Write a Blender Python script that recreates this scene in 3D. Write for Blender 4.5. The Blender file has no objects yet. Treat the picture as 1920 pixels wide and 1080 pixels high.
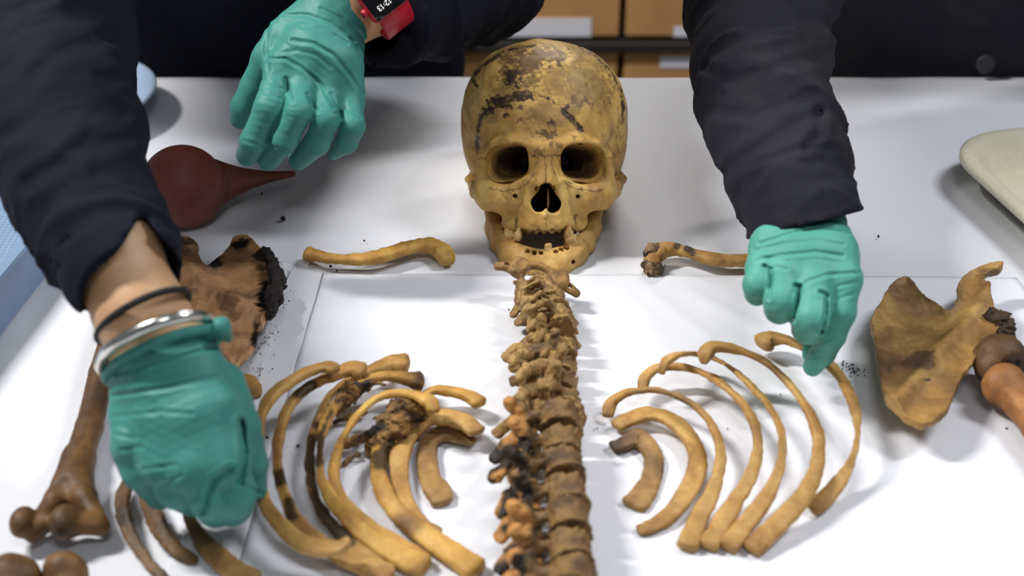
import bpy, math, random
import numpy as np
from mathutils import Vector, Matrix

# ------------------------------------------------------------------ camera
T = 0.78                                    # table top height
CAMH = 0.636                                # camera above the table top
FPX = 2667.0
PIT = math.radians(33.0)
SC = bpy.context.scene
COL = SC.collection
CAM = np.array([0.0, 0.0, T + CAMH])
FW = np.array([0.0, math.cos(PIT), -math.sin(PIT)])
UP = np.array([0.0, math.sin(PIT), math.cos(PIT)])
RT = np.array([1.0, 0.0, 0.0])
cam_data = bpy.data.cameras.new('camera')
cam = bpy.data.objects.new('camera', cam_data)
COL.objects.link(cam)
cam.location = CAM
cam.rotation_euler = (math.radians(90) - PIT, 0, 0)
cam_data.sensor_width = 36.0
cam_data.lens = FPX / 1920 * 36.0
cam_data.clip_start = 0.02
cam_data.dof.use_dof = True
cam_data.dof.focus_distance = 1.17
cam_data.dof.aperture_fstop = 5.0
SC.camera = cam

# ------------------------------------------------------------------ light
world = bpy.data.worlds.new('world')
SC.world = world
world.use_nodes = True
world.node_tree.nodes['Background'].inputs[0].default_value = (0.86, 0.92, 1.0, 1)
world.node_tree.nodes['Background'].inputs[1].default_value = 0.17

def area(name, loc, target, sx, sy, power, col):
    l = bpy.data.lights.new(name, 'AREA')
    l.shape = 'RECTANGLE'; l.size = sx; l.size_y = sy; l.energy = power; l.color = col
    o = bpy.data.objects.new(name, l); COL.objects.link(o)
    o.location = loc
    o.rotation_euler = (Vector(target) - Vector(loc)).to_track_quat('-Z', 'Y').to_euler()
    return o
area('ceiling_lamp_west', (-1.35, 1.12, T + 1.85), (0, 1.1, T), 0.14, 0.55, 57, (1.0, 0.985, 0.95))
area('ceiling_lamp_east', (1.25, 1.02, T + 1.85), (0.1, 1.0, T), 0.14, 0.55, 22, (0.93, 0.96, 1.0))
area('ceiling_lamp_front', (0.15, -0.3, T + 1.95), (0.0, 1.0, T), 0.6, 0.2, 7, (0.95, 0.97, 1.0))
area('ceiling_lamp_rear', (0.3, 3.6, T + 1.9), (0.0, 4.3, 0.3), 1.2, 0.3, 110, (1.0, 0.95, 0.9))
SC.view_settings.view_transform = 'Standard'
SC.view_settings.look = 'None'
SC.view_settings.gamma = 1.0
SC.view_settings.exposure = 0.0
SC.view_settings.use_curve_mapping = False
SC.cycles.use_denoising = True
SC.cycles.max_bounces = 6

# ------------------------------------------------------------------ placing
def ray(px, py):
    return FW + RT * (px - 960) / FPX + UP * (540 - py) / FPX
def P(px, py, z=0.0):                        # point on that sight line z metres above the table top
    d = ray(px, py)
    return CAM + d * ((T + z - CAM[2]) / d[2])
def D(px, py, depth):
    return CAM + ray(px, py) * depth
def dep(p):
    return float((np.asarray(p) - CAM) @ FW)
def project(W):
    d = W - CAM; k = d @ FW
    return np.column_stack([960 + d[:, 0] / k * FPX, 540 - (d @ UP) / k * FPX])
def crop(x0, y0, s):
    return lambda a: (x0 + a[0] / s, y0 + a[1] / s)

# ------------------------------------------------------------------ signed distance tools
def vlen(a): return np.sqrt(np.einsum('ij,ij->i', a, a))
def cone(p, a, b, r1, r2):
    a = np.asarray(a, np.float32); b = np.asarray(b, np.float32)
    ab = b - a; L = float(ab @ ab) + 1e-12
    t = np.clip(((p - a) @ ab) / L, 0, 1)
    return vlen(p - a - t[:, None] * ab) - (r1 + (r2 - r1) * t)
def chain(p, pts, rs, k=0.0):
    d = None
    for i in range(len(pts) - 1):
        e = cone(p, pts[i], pts[i + 1], rs[i], rs[i + 1])
        d = e if d is None else (smin(d, e, k) if k else np.minimum(d, e))
    return d
def ell(p, c, r):
    q = (p - np.asarray(c, np.float32)); r = np.asarray(r, np.float32)
    k0 = vlen(q / r); k1 = vlen(q / (r * r)) + 1e-9
    return k0 * (k0 - 1) / k1
def sell(p, c, r, e):
    q = np.abs((p - np.asarray(c, np.float32)) / np.asarray(r, np.float32))
    k = (q ** e).sum(1) ** (1.0 / e)
    return (k - 1) * float(min(r))
def boxd(p, c, h, r=0.0):
    q = np.abs(p - np.asarray(c, np.float32)) - np.asarray(h, np.float32) + r
    return vlen(np.maximum(q, 0)) + np.minimum(q.max(1), 0) - r
def smin(a, b, k):
    h = np.clip(0.5 + 0.5 * (b - a) / k, 0, 1)
    return b + (a - b) * h - k * h * (1 - h)
def smax(a, b, k): return -smin(-a, -b, k)
def noise(p, freq, seed, octs=3, gain=0.5):
    r = np.random.RandomState(seed); out = np.zeros(len(p), np.float32); amp = 1.0; tot = 0
    for o in range(octs):
        for j in range(5):
            k = r.normal(size=3); k *= freq / np.linalg.norm(k) * (0.7 + 0.6 * r.rand())
            k2 = r.normal(size=3) * freq * 0.5
            out += amp * np.sin(p @ k.astype(np.float32) + r.rand() * 6.28 + 1.3 * np.sin(p @ k2.astype(np.float32) + r.rand() * 6.28))
        tot += amp * 2.2; amp *= gain; freq *= 2.1
    return out / tot
def poly2(px, py, poly):
    poly = np.asarray(poly, np.float32); n = len(poly)
    d = np.full(len(px), 1e9, np.float32); s = np.ones(len(px), np.float32)
    for i in range(n):
        a = poly[i]; b = poly[i - 1]; e = b - a
        wx = px - a[0]; wy = py - a[1]
        t = np.clip((wx * e[0] + wy * e[1]) / (e @ e + 1e-12), 0, 1)
        bx = wx - e[0] * t; by = wy - e[1] * t
        d = np.minimum(d, bx * bx + by * by)
        c1 = py >= a[1]; c2 = py < b[1]; c3 = e[0] * wy > e[1] * wx
        s = np.where((c1 & c2 & c3) | (~c1 & ~c2 & ~c3), -s, s)
    return s * np.sqrt(d)
def smooth_poly(pts, it=2):
    pts = np.asarray(pts, float)
    for _ in range(it):
        n = np.roll(pts, -1, 0)
        pts = np.stack([pts * .75 + n * .25, pts * .25 + n * .75], 1).reshape(-1, 2)
    return pts

def nets(f, lo, hi, h, blk=4, lip=1.9):
    lo = np.asarray(lo, float); hi = np.asarray(hi, float)
    nb = np.ceil((hi - lo) / (h * blk)).astype(int) + 1
    n = nb * blk
    bc = np.stack(np.meshgrid(*[np.arange(k) for k in nb], indexing='ij'), -1).reshape(-1, 3)
    cen = (lo + (bc * blk + (blk - 1) / 2) * h).astype(np.float32)
    dc = np.concatenate([f(cen[i:i + 300000]) for i in range(0, len(cen), 300000)])
    act = np.abs(dc) < h * blk * 0.87 * lip
    G = np.repeat(np.repeat(np.repeat(dc.reshape(nb), blk, 0), blk, 1), blk, 2).astype(np.float32)
    off = np.stack(np.meshgrid(*[np.arange(blk)] * 3, indexing='ij'), -1).reshape(-1, 3)
    ab = bc[act] * blk
    for i in range(0, len(ab), 6000):
        idx = (ab[i:i + 6000, None, :] + off[None]).reshape(-1, 3)
        G[idx[:, 0], idx[:, 1], idx[:, 2]] = f((lo + idx * h).astype(np.float32))
    S = G < 0
    A = np.zeros(n - 1, np.uint8)
    for dx in (0, 1):
        for dy in (0, 1):
            for dz in (0, 1):
                A += S[dx:n[0] - 1 + dx, dy:n[1] - 1 + dy, dz:n[2] - 1 + dz]
    ci = np.argwhere((A > 0) & (A < 8))
    vid = np.full(n - 1, -1, np.int32); vid[ci[:, 0], ci[:, 1], ci[:, 2]] = np.arange(len(ci))
    acc = np.zeros((len(ci), 3)); cnt = np.zeros(len(ci))
    cs = [(a, b, c) for a in (0, 1) for b in (0, 1) for c in (0, 1)]
    for a in cs:
        for ax in range(3):
            if a[ax]: continue
            b = list(a); b[ax] = 1
            va = G[ci[:, 0] + a[0], ci[:, 1] + a[1], ci[:, 2] + a[2]]
            vb = G[ci[:, 0] + b[0], ci[:, 1] + b[1], ci[:, 2] + b[2]]
            m = (va < 0) != (vb < 0)
            t = np.where(m, va / np.where(m, va - vb, 1), 0)
            pos = np.array(a, float)[None] + 0 * ci; pos[:, ax] += t
            acc += np.where(m[:, None], pos, 0); cnt += m
    V = lo + (ci + acc / cnt[:, None]) * h
    Q = []
    for ax in range(3):
        u, v = (ax + 1) % 3, (ax + 2) % 3
        sl0 = [slice(None)] * 3; sl1 = [slice(None)] * 3
        sl0[ax] = slice(0, -1); sl1[ax] = slice(1, None)
        E = S[tuple(sl0)] != S[tuple(sl1)]
        e = np.argwhere(E)
        e = e[(e[:, u] > 0) & (e[:, v] > 0) & (e[:, u] < n[u] - 1) & (e[:, v] < n[v] - 1)]
        ins = S[e[:, 0], e[:, 1], e[:, 2]]
        def g(du, dv):
            k = e.copy(); k[:, u] += du; k[:, v] += dv
            return vid[k[:, 0], k[:, 1], k[:, 2]]
        q = np.stack([g(-1, -1), g(0, -1), g(0, 0), g(-1, 0)], 1)
        q[~ins] = q[~ins][:, ::-1]
        Q.append(q)
    return V, np.concatenate(Q)

# ------------------------------------------------------------------ objects
def raw_mesh(name, V, F, mats, smooth=True, attrs=None):
    me = bpy.data.meshes.new(name)
    V = np.asarray(V, np.float32)
    if isinstance(F, np.ndarray):
        F = F[(F >= 0).all(1)]
        me.vertices.add(len(V)); me.vertices.foreach_set('co', V.ravel())
        k = F.shape[1]
        me.loops.add(F.size); me.loops.foreach_set('vertex_index', F.astype(np.int32).ravel())
        me.polygons.add(len(F)); me.polygons.foreach_set('loop_start', np.arange(len(F), dtype=np.int32) * k)
        me.update(calc_edges=True)
    else:
        me.from_pydata([tuple(map(float, v)) for v in V], [], F)
    if smooth: me.polygons.foreach_set('use_smooth', np.ones(len(me.polygons), bool))
    for nm, val in (attrs or {}).items():
        at = me.attributes.new(nm, 'FLOAT', 'POINT'); at.data.foreach_set('value', np.asarray(val, np.float32))
    for m in (mats if isinstance(mats, (list, tuple)) else [mats]): me.materials.append(m)
    return me
def add(name, V, F, mat, parent=None, smooth=True, attrs=None, label=None, cat=None, group=None, kind=None):
    """world-space vertices; a top-level object gets its origin at its base, a child shares its root's"""
    V = np.asarray(V, float)
    if parent is None:
        org = np.array([(V[:, 0].min() + V[:, 0].max()) / 2, (V[:, 1].min() + V[:, 1].max()) / 2, V[:, 2].min()])
    else:
        org = np.array(parent['_org'])
    me = raw_mesh(name, V - org, F, mat, smooth, attrs)
    o = bpy.data.objects.new(name, me); COL.objects.link(o)
    o['_org'] = [float(c) for c in org]
    if parent is None: o.location = org
    else: o.parent = parent
    tag(o, label, cat, group, kind)
    return o
def tag(o, label=None, cat=None, group=None, kind=None):
    if label: o['label'] = label
    if cat: o['category'] = cat
    if group: o['group'] = group
    if kind: o['kind'] = kind
    return o
def root(name, loc, label, cat, group=None):
    o = bpy.data.objects.new(name, None); COL.objects.link(o)
    o.location = loc; o['_org'] = [float(c) for c in loc]; o.empty_display_size = 0.03
    return tag(o, label, cat, group)
def join(parts):
    V = []; F = []; n = 0
    for v, f in parts:
        V.append(np.asarray(v, float)); F += [tuple(int(i) + n for i in q) for q in f]; n += len(v)
    return np.concatenate(V), F
def rbox(c, h, b=0.002, rot=None):           # box with chamfered edges
    c = np.asarray(c, float); hx, hy, hz = h; V = []; F = []
    b = min(b, hx * .45, hy * .45, hz * .45)
    idx = {}
    for sx in (-1, 1):
        for sy in (-1, 1):
            for sz in (-1, 1):
                for ax in range(3):
                    v = [sx * hx, sy * hy, sz * hz]
                    for k in range(3):
                        if k != ax: v[k] -= (sx, sy, sz)[k] * b
                    idx[(sx, sy, sz, ax)] = len(V); V.append(v)
    for ax in range(3):
        u, v = (ax + 1) % 3, (ax + 2) % 3
        for s in (-1, 1):
            q = []
            for (a, bb) in ((-1, -1), (1, -1), (1, 1), (-1, 1)):
                k = [0, 0, 0]; k[ax] = s; k[u] = a; k[v] = bb; q.append(idx[(*k, ax)])
            F.append(tuple(q if s > 0 else q[::-1]))
        for su in (-1, 1):
            for sv in (-1, 1):
                k1 = [0, 0, 0]; k2 = [0, 0, 0]
                k1[u] = k2[u] = su; k1[v] = k2[v] = sv; k1[ax] = -1; k2[ax] = 1
                q = (idx[(*k1, u)], idx[(*k2, u)], idx[(*k2, v)], idx[(*k1, v)])
                F.append(q if su * sv < 0 else q[::-1])
    for sx in (-1, 1):
        for sy in (-1, 1):
            for sz in (-1, 1):
                q = tuple(idx[(sx, sy, sz, a)] for a in range(3)); F.append(q if sx * sy * sz > 0 else q[::-1])
    V = np.array(V)
    if rot is not None: V = V @ np.asarray(rot).T
    return V + c, F
def catmull(pts, n):
    pts = np.asarray(pts, float); m = len(pts)
    ext = np.vstack([2 * pts[0] - pts[1], pts, 2 * pts[-1] - pts[-2]])
    seg = np.linalg.norm(np.diff(pts[:, :3], axis=0), axis=1) ; cum = np.concatenate([[0], np.cumsum(seg)])
    out = []
    for s in np.linspace(0, cum[-1], n):
        i = min(int(np.searchsorted(cum, s, 'right')) - 1, m - 2); t = (s - cum[i]) / max(seg[i], 1e-9)
        p0, p1, p2, p3 = ext[i:i + 4]
        out.append(.5 * ((2 * p1) + (p2 - p0) * t + (2 * p0 - 5 * p1 + 4 * p2 - p3) * t * t + (3 * p1 - p0 - 3 * p2 + p3) * t ** 3))
    return np.array(out)
def sweep(path, ra, rb, upv=(0, 0, 1), seg=14, tw=0.0, disp=None, pw=2.0, cap=2):
    """tube along path (N,3); ra = half size across (level), rb = half size along up"""
    path = np.asarray(path, float); n = len(path); upv = np.asarray(upv, float)
    tan = np.gradient(path, axis=0); tan /= np.linalg.norm(tan, axis=1)[:, None]
    ra = np.broadcast_to(ra, n).astype(float); rb = np.broadcast_to(rb, n).astype(float); tw = np.broadcast_to(tw, n)
    rings = []
    th = np.linspace(0, 2 * math.pi, seg, endpoint=False)
    cs = np.sign(np.cos(th)) * np.abs(np.cos(th)) ** (2 / pw); sn = np.sign(np.sin(th)) * np.abs(np.sin(th)) ** (2 / pw)
    steps = [(0, -1, .0)] if False else []
    order = []
    for k in range(cap): order.append((0, math.sin((k + .35) / (cap + .35) * math.pi / 2), -math.cos((k + .35) / (cap + .35) * math.pi / 2)))
    for i in range(n): order.append((i, 1.0, 0.0))
    for k in range(cap - 1, -1, -1): order.append((n - 1, math.sin((k + .35) / (cap + .35) * math.pi / 2), math.cos((k + .35) / (cap + .35) * math.pi / 2)))
    for (i, s, o) in order:
        side = np.cross(tan[i], upv); side /= np.linalg.norm(side) + 1e-9; u2 = np.cross(side, tan[i])
        a = side * math.cos(tw[i]) + u2 * math.sin(tw[i]); b = -side * math.sin(tw[i]) + u2 * math.cos(tw[i])
        c = path[i] + tan[i] * o * min(ra[i], rb[i]) * 0.7
        rings.append(c + np.outer(cs, a) * ra[i] * s + np.outer(sn, b) * rb[i] * s)
    V = np.concatenate(rings); m = len(rings)
    if disp is not None:
        cen = np.repeat(np.array([r.mean(0) for r in rings]), seg, 0)
        dirv = V - cen; L = np.linalg.norm(dirv, axis=1)[:, None] + 1e-9
        V = V + dirv / L * disp(V.astype(np.float32))[:, None]
    F = []
    for i in range(m - 1):
        for j in range(seg):
            k = (j + 1) % seg
            F.append((i * seg + j, i * seg + k, (i + 1) * seg + k, (i + 1) * seg + j))
    F.append(tuple(range(seg))[::-1]); F.append(tuple((m - 1) * seg + j for j in range(seg)))
    return V, F
def lathe(prof, axis_p, axis_d, seg=40, cap=True):
    ax = np.asarray(axis_d, float); ax /= np.linalg.norm(ax)
    u = np.cross(ax, [0, 0, 1.0]);
    if np.linalg.norm(u) < 1e-3: u = np.array([1.0, 0, 0])
    u /= np.linalg.norm(u); v = np.cross(ax, u); V = []; F = []
    th = np.linspace(0, 2 * math.pi, seg, endpoint=False)
    for (t, r) in prof:
        V += list(np.asarray(axis_p) + ax * t + np.outer(np.cos(th), u) * r + np.outer(np.sin(th), v) * r)
    m = len(prof)
    for i in range(m - 1):
        for j in range(seg):
            k = (j + 1) % seg; F.append((i * seg + j, i * seg + k, (i + 1) * seg + k, (i + 1) * seg + j))
    if cap: F.append(tuple(range(seg))[::-1]); F.append(tuple((m - 1) * seg + j for j in range(seg)))
    return np.array(V), F
def torus(c, a, b, r, seg=64, rs=10, flat=1.0):  # ring round c through vectors a, b
    a = np.asarray(a, float); b = np.asarray(b, float); nrm = np.cross(a, b); nrm /= np.linalg.norm(nrm); V = []; F = []
    for i in range(seg):
        t = 2 * math.pi * i / seg; d = a * math.cos(t) + b * math.sin(t); dn = d / np.linalg.norm(d)
        for j in range(rs):
            s = 2 * math.pi * j / rs; V.append(np.asarray(c) + d + dn * r * math.cos(s) + nrm * r * flat * math.sin(s))
    for i in range(seg):
        for j in range(rs):
            F.append((i * rs + j, ((i + 1) % seg) * rs + j, ((i + 1) % seg) * rs + (j + 1) % rs, i * rs + (j + 1) % rs))
    return np.array(V), F

# ------------------------------------------------------------------ materials
def srgb(r, g, b):
    f = lambda c: (c / 255 / 12.92) if c / 255 <= .04045 else ((c / 255 + .055) / 1.055) ** 2.4
    return (f(r), f(g), f(b), 1)
class NT:
    def __init__(s, name):
        s.m = bpy.data.materials.new(name); s.m.use_nodes = True; s.t = s.m.node_tree; s.b = s.t.nodes['Principled BSDF']
        s.tc = s.t.nodes.new('ShaderNodeTexCoord')
    def n(s, typ, **kw):
        o = s.t.nodes.new(typ)
        for k, v in kw.items():
            if k in ('inputs',):
                for kk, vv in v.items(): s.put(o.inputs[kk], vv)
            else: setattr(o, k, v)
        return o
    def put(s, sock, v):
        if hasattr(v, 'is_linked') or isinstance(v, bpy.types.NodeSocket): s.t.links.new(v, sock)
        else: sock.default_value = v
    def noise(s, scale, detail=4, rough=.6, dist=0.0, coord='Object', vec=None):
        o = s.n('ShaderNodeTexNoise'); o.inputs['Scale'].default_value = scale; o.inputs['Detail'].default_value = detail
        o.inputs['Roughness'].default_value = rough; o.inputs['Distortion'].default_value = dist
        s.t.links.new(vec or s.tc.outputs[coord], o.inputs['Vector']); return o.outputs['Fac']
    def ramp(s, fac, stops):
        o = s.n('ShaderNodeValToRGB'); s.put(o.inputs[0], fac); e = o.color_ramp.elements
        while len(e) < len(stops): e.new(0.5)
        for i, (p, c) in enumerate(stops): e[i].position = p; e[i].color = c if len(c) == 4 else (*c, 1)
        return o.outputs[0]
    def mix(s, fac, a, b, mode='MIX'):
        o = s.n('ShaderNodeMix', data_type='RGBA', blend_type=mode); s.put(o.inputs[0], fac); s.put(o.inputs[6], a); s.put(o.inputs[7], b); return o.outputs[2]
    def math(s, op, a, b=0.0, c=0.0, clamp=False):
        o = s.n('ShaderNodeMath', operation=op, use_clamp=clamp); s.put(o.inputs[0], a); s.put(o.inputs[1], b); s.put(o.inputs[2], c); return o.outputs[0]
    def attr(s, name):
        o = s.n('ShaderNodeAttribute', attribute_name=name); return o.outputs['Fac']
    def bump(s, h, strength, dist=0.001, prev=None):
        o = s.n('ShaderNodeBump'); o.inputs['Strength'].default_value = strength; o.inputs['Distance'].default_value = dist
        s.put(o.inputs['Height'], h)
        if prev is not None: s.t.links.new(prev, o.inputs['Normal'])
        return o.outputs[0]
    def out(s, color=None, rough=None, normal=None, **kw):
        if color is not None: s.put(s.b.inputs['Base Color'], color)
        if rough is not None: s.put(s.b.inputs['Roughness'], rough)
        if normal is not None: s.t.links.new(normal, s.b.inputs['Normal'])
        for k, v in kw.items(): s.put(s.b.inputs[k.replace('_', ' ')], v)
        return s.m
BW = ((0, 0, 0, 1), (1, 1, 1, 1))
def bone_mat(name, hi, mid, lo, dirt, scale=45, amt=0.5, stain=True, rough=.55, bs=.5):
    """hi/mid/lo = mottled bone tones, dirt = soil, char and painted shade colour driven by the mesh attribute «stain»"""
    t = NT(name)
    n1 = t.noise(scale, 6, .62, .6); n2 = t.noise(scale * 4.5, 5, .7); n3 = t.noise(scale * 16, 3, .6)
    c = t.ramp(n1, [(.30, lo), (.5, mid), (.70, hi)])
    c = t.mix(t.math('MULTIPLY', t.ramp(n2, [(.5, BW[0]), (.72, BW[1])]), amt), c, lo)
    c = t.mix(t.math('MULTIPLY', t.ramp(n3, [(.60, BW[0]), (.72, BW[1])]), amt * .8), c, dirt)
    if stain:
        st = t.math('MULTIPLY', t.attr('stain'), t.ramp(n2, [(.30, (.62, .62, .62, 1)), (.48, BW[1])]))
        c = t.mix(st, c, dirt)
        gr = t.attr('soot'); c = t.mix(gr, c, srgb(22, 17, 15))
    nb = t.bump(t.noise(scale * 3, 5, .7), bs, .0012); nb = t.bump(t.noise(scale * 22, 4, .7), bs * .55, .0004, nb)
    return t.out(c, rough, nb, Specular_IOR_Level=.35)
# ------------------------------------------------------------------ bone materials
M = {}
M['skull'] = bone_mat('skull_bone', srgb(226, 190, 114), srgb(204, 162, 88), srgb(162, 118, 64), srgb(62, 44, 36), 22, .45, rough=.5, bs=.45)
M['jaw'] = bone_mat('jaw_bone', srgb(218, 178, 106), srgb(198, 154, 84), srgb(160, 116, 62), srgb(76, 52, 38), 26, .4, rough=.5, bs=.4)
t = NT('tooth_enamel'); M['tooth'] = t.out(t.ramp(t.noise(90, 3), [(.35, srgb(176, 128, 66)), (.6, srgb(218, 184, 124))]), .28)
M['tooth_white'] = NT('tooth_pale').out(srgb(240, 228, 200), .25)

# ------------------------------------------------------------------ skull frame (unit = one pixel at the face)
R0 = 1.173
SO = D(1024, 300, R0)
SY = ray(1024, 300); SY = SY / np.linalg.norm(SY)
SX = np.array([1.0, 0, 0]); SX = SX - SY * (SX @ SY); SX /= np.linalg.norm(SX)
SZ = np.cross(SX, SY)
SU = R0 / FPX
SM = np.stack([SX, SY, SZ], 0)
def skull_world(V): return SO + (V * SU) @ SM

c1 = crop(840, 50, 2.203)
def L1(pts): return [(c1(p)[0] - 1024, 300 - c1(p)[1]) for p in pts]
GROOVE = L1([(365, 278), (410, 298), (450, 325), (490, 360), (520, 392), (545, 420)])

def cranium(p):
    q = p.copy(); q[:, 0] = np.abs(p[:, 0] + 2)
    nn = noise(p, 0.035, 4, 2)
    v = sell(p, (-4, 188, 66), (166, 189, 171), 2.3)
    v = smin(v, ell(p, (-2, 268, 30), (122, 112, 92)), 40)
    v = smin(v, ell(q, (0, 96, 52), (119, 100, 108)), 26)
    # temple hollow behind the rim
    v = smax(v, -ell(q, (152, 72, -5), (36, 34, 52)), 24)
    v = smax(v, -ell(q, (128, 120, -112), (56, 92, 52)), 24)
    # brow
    brow = chain(q, [(0, -4, 20), (30, -3, 26), (64, 0, 35), (96, 14, 28), (116, 38, 6)], [13, 12, 10, 10, 11], 5)
    d = smin(v, brow, 12)
    # upper jaw block
    mx = ell(q, (0, 66, -92), (68, 74, 62))
    alv = ell(q, (0, 58, -118), (62, 64, 30))
    alv = smin(alv, cone(q, (63, 70, -114), (62, 40, -119), 19, 18), 12)
    mx = smin(mx, alv, 12)
    mx = smin(mx, cone(q, (32, 12, 0), (34, 8, -46), 9, 9), 10)
    mx = smin(mx, cone(q, (55, 27, -82), (58, 34, -106), 11, 11), 8)          # frontal process
    mx = smin(mx, chain(q, [(116, 44, -42), (92, 22, -56), (60, 5, -53), (40, 0, -34)], [11, 10, 9, 8], 5), 8)
    zy = chain(q, [(60, 18, -68), (88, 24, -70), (112, 44, -66), (126, 68, -58)], [15, 18, 21, 18], 10)
    zy = smin(zy, cone(q, (112, 50, -82), (84, 30, -86), 14, 12), 10)
    zy = smin(zy, cone(q, (84, 30, -86), (66, 40, -104), 13, 12), 8)
    mx = smin(mx, zy, 12)
    mx = smin(mx, chain(q, [(120, 46, -52), (121, 42, -20), (116, 40, 8)], [15, 11, 12], 5), 8)
    mx = smin(mx, ell(q, (46, 18, -58), (18, 14, 18)), 8)
    d = smin(d, mx, 12)
    # nose bones
    nb = chain(q, [(0, 4, 18), (4, -5, -8), (8, -13, -42)], [13, 11, 11], 4)
    nb = smax(nb, -(p[:, 2] + 55) , 3) if False else nb
    d = smin(d, nb, 17)
    d = smin(d, chain(q, [(14, 2, -6), (25, -1, -42), (33, 4, -84)], [8, 8, 6], 6), 14)
    # cheek arches
    ar = chain(q, [(128, 70, -58), (141, 104, -54), (147, 140, -48), (147, 175, -42), (138, 200, -36)], [19, 13, 11, 12, 18], 8)
    ar = smax(ar, np.abs(q[:, 0] - 142 + (130 - p[:, 1]) * .12) - 9, 4)
    fl = chain(q, [(146, 120, -44), (152, 145, -38), (149, 176, -34)], [6, 7, 7], 5)
    d = smin(d, smin(ar, fl, 6), 8)
    d = smin(d, cone(q, (116, 222, -62), (106, 212, -92), 20, 11), 14)    # mastoid
    # eye sockets
    y = p[:, 1]; s = np.clip(1 - np.clip((y - 22) / 118, 0, 1) * .72, .2, 1)
    cx = 73 - np.clip((y - 25) / 100, 0, 1) * 36
    cz = -6 - 3 * np.clip((q[:, 0] - 73) / 40, -1, 1) * 1.6
    ex = np.abs((q[:, 0] - cx) / (41.5 * s)); ez = np.abs((p[:, 2] - cz) / (36 * s))
    ez = np.where(p[:, 2] < cz, ez * 1.02, ez)
    orb = ((ex ** 2.7 + ez ** 2.7) ** (1 / 2.7) - 1) * 34 * s
    orb = np.maximum(orb, y - 142)
    wall = np.maximum(np.maximum(orb - 6, y - 125), 38 - y)
    d = np.minimum(d, wall)
    d = smax(d, -orb, 5)
    # nose opening
    qn = q.copy(); qn[:, 1] = 0; qn[:, 0] = np.abs(p[:, 0] - 0)
    no = smin(cone(qn, (3, 0, -53), (14, 0, -82), 8, 14.5), cone(qn, (14, 0, -80), (13, 0, -86), 14.5, 13), 3)
    no = np.maximum(no, y - 120)
    no = no + noise(p, .18, 8, 1) * 1.3
    sept = np.maximum(np.abs(p[:, 0] - 1.5 - 2.5 * np.sin(p[:, 1] * .05)) - 1.6, np.maximum(22 - y, np.abs(p[:, 2] + 78) - 26))
    no = np.maximum(no, -sept)
    conch = np.abs(ell(q, (21, 88, -76), (9, 40, 13))) - 1.5
    pass
    no = np.maximum(no, -conch)
    d = smax(d, -no, 2.5)
    d = smin(d, cone(q, (0, -8, -104), (0, 10, -106), 4, 7), 4)           # spine of the nose
    # hollow below cheek, holes, tooth root ridges
    d = smax(d, -ell(q, (53, -6, -92), (20, 12, 20)), 9)
    d = smax(d, -cone(p, (-60, -6, -69), (-57, 22, -66), 4.2, 3.5), 2)
    d = smax(d, -cone(p, (61, -6, -69), (58, 22, -66), 4.6, 3.5), 2)
    ang = np.arctan2(q[:, 0], 70 - y)
    wv = np.exp(-((p[:, 2] + 122) / 20) ** 2) * np.exp(-np.maximum(y - 55, 0) / 20)
    d = d - 1.8 * np.cos(ang * 14.5) * wv
    # palate hollow, broken tooth edge
    d = smax(d, -ell(q, (0, 72, -152), (44, 50, 34)), 6)
    edge = -139 + 3.5 * np.sin(p[:, 0] * .42) + 2.5 * noise(p, .12, 12, 2)
    d = smax(d, (edge - p[:, 2]) * .8, 2.5)
    for a in np.linspace(-1.15, 1.15, 11):
        d = smax(d, -cone(p, (58 * math.sin(a), 62 - 60 * math.cos(a), -146), (54 * math.sin(a), 62 - 55 * math.cos(a), -130), 5.5, 3.5), 1.5)
    # forehead cut
    ix = p.copy(); ix[:, 1] = 0
    front = y < 140
    for i in range(len(GROOVE) - 1):
        a, b = GROOVE[i], GROOVE[i + 1]
        g = cone(ix, (a[0], 0, a[1]), (b[0], 0, b[1]), 0, .1)
        d = d + np.where(front, (.8 + .35 * i) * np.exp(-np.maximum(g, 0) / (1.4 + i * .25)), 0)
    # muscle line on the side of the forehead
    d = d + nn * 2.2 + noise(p, .16, 21, 2) * .55
    return d

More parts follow.
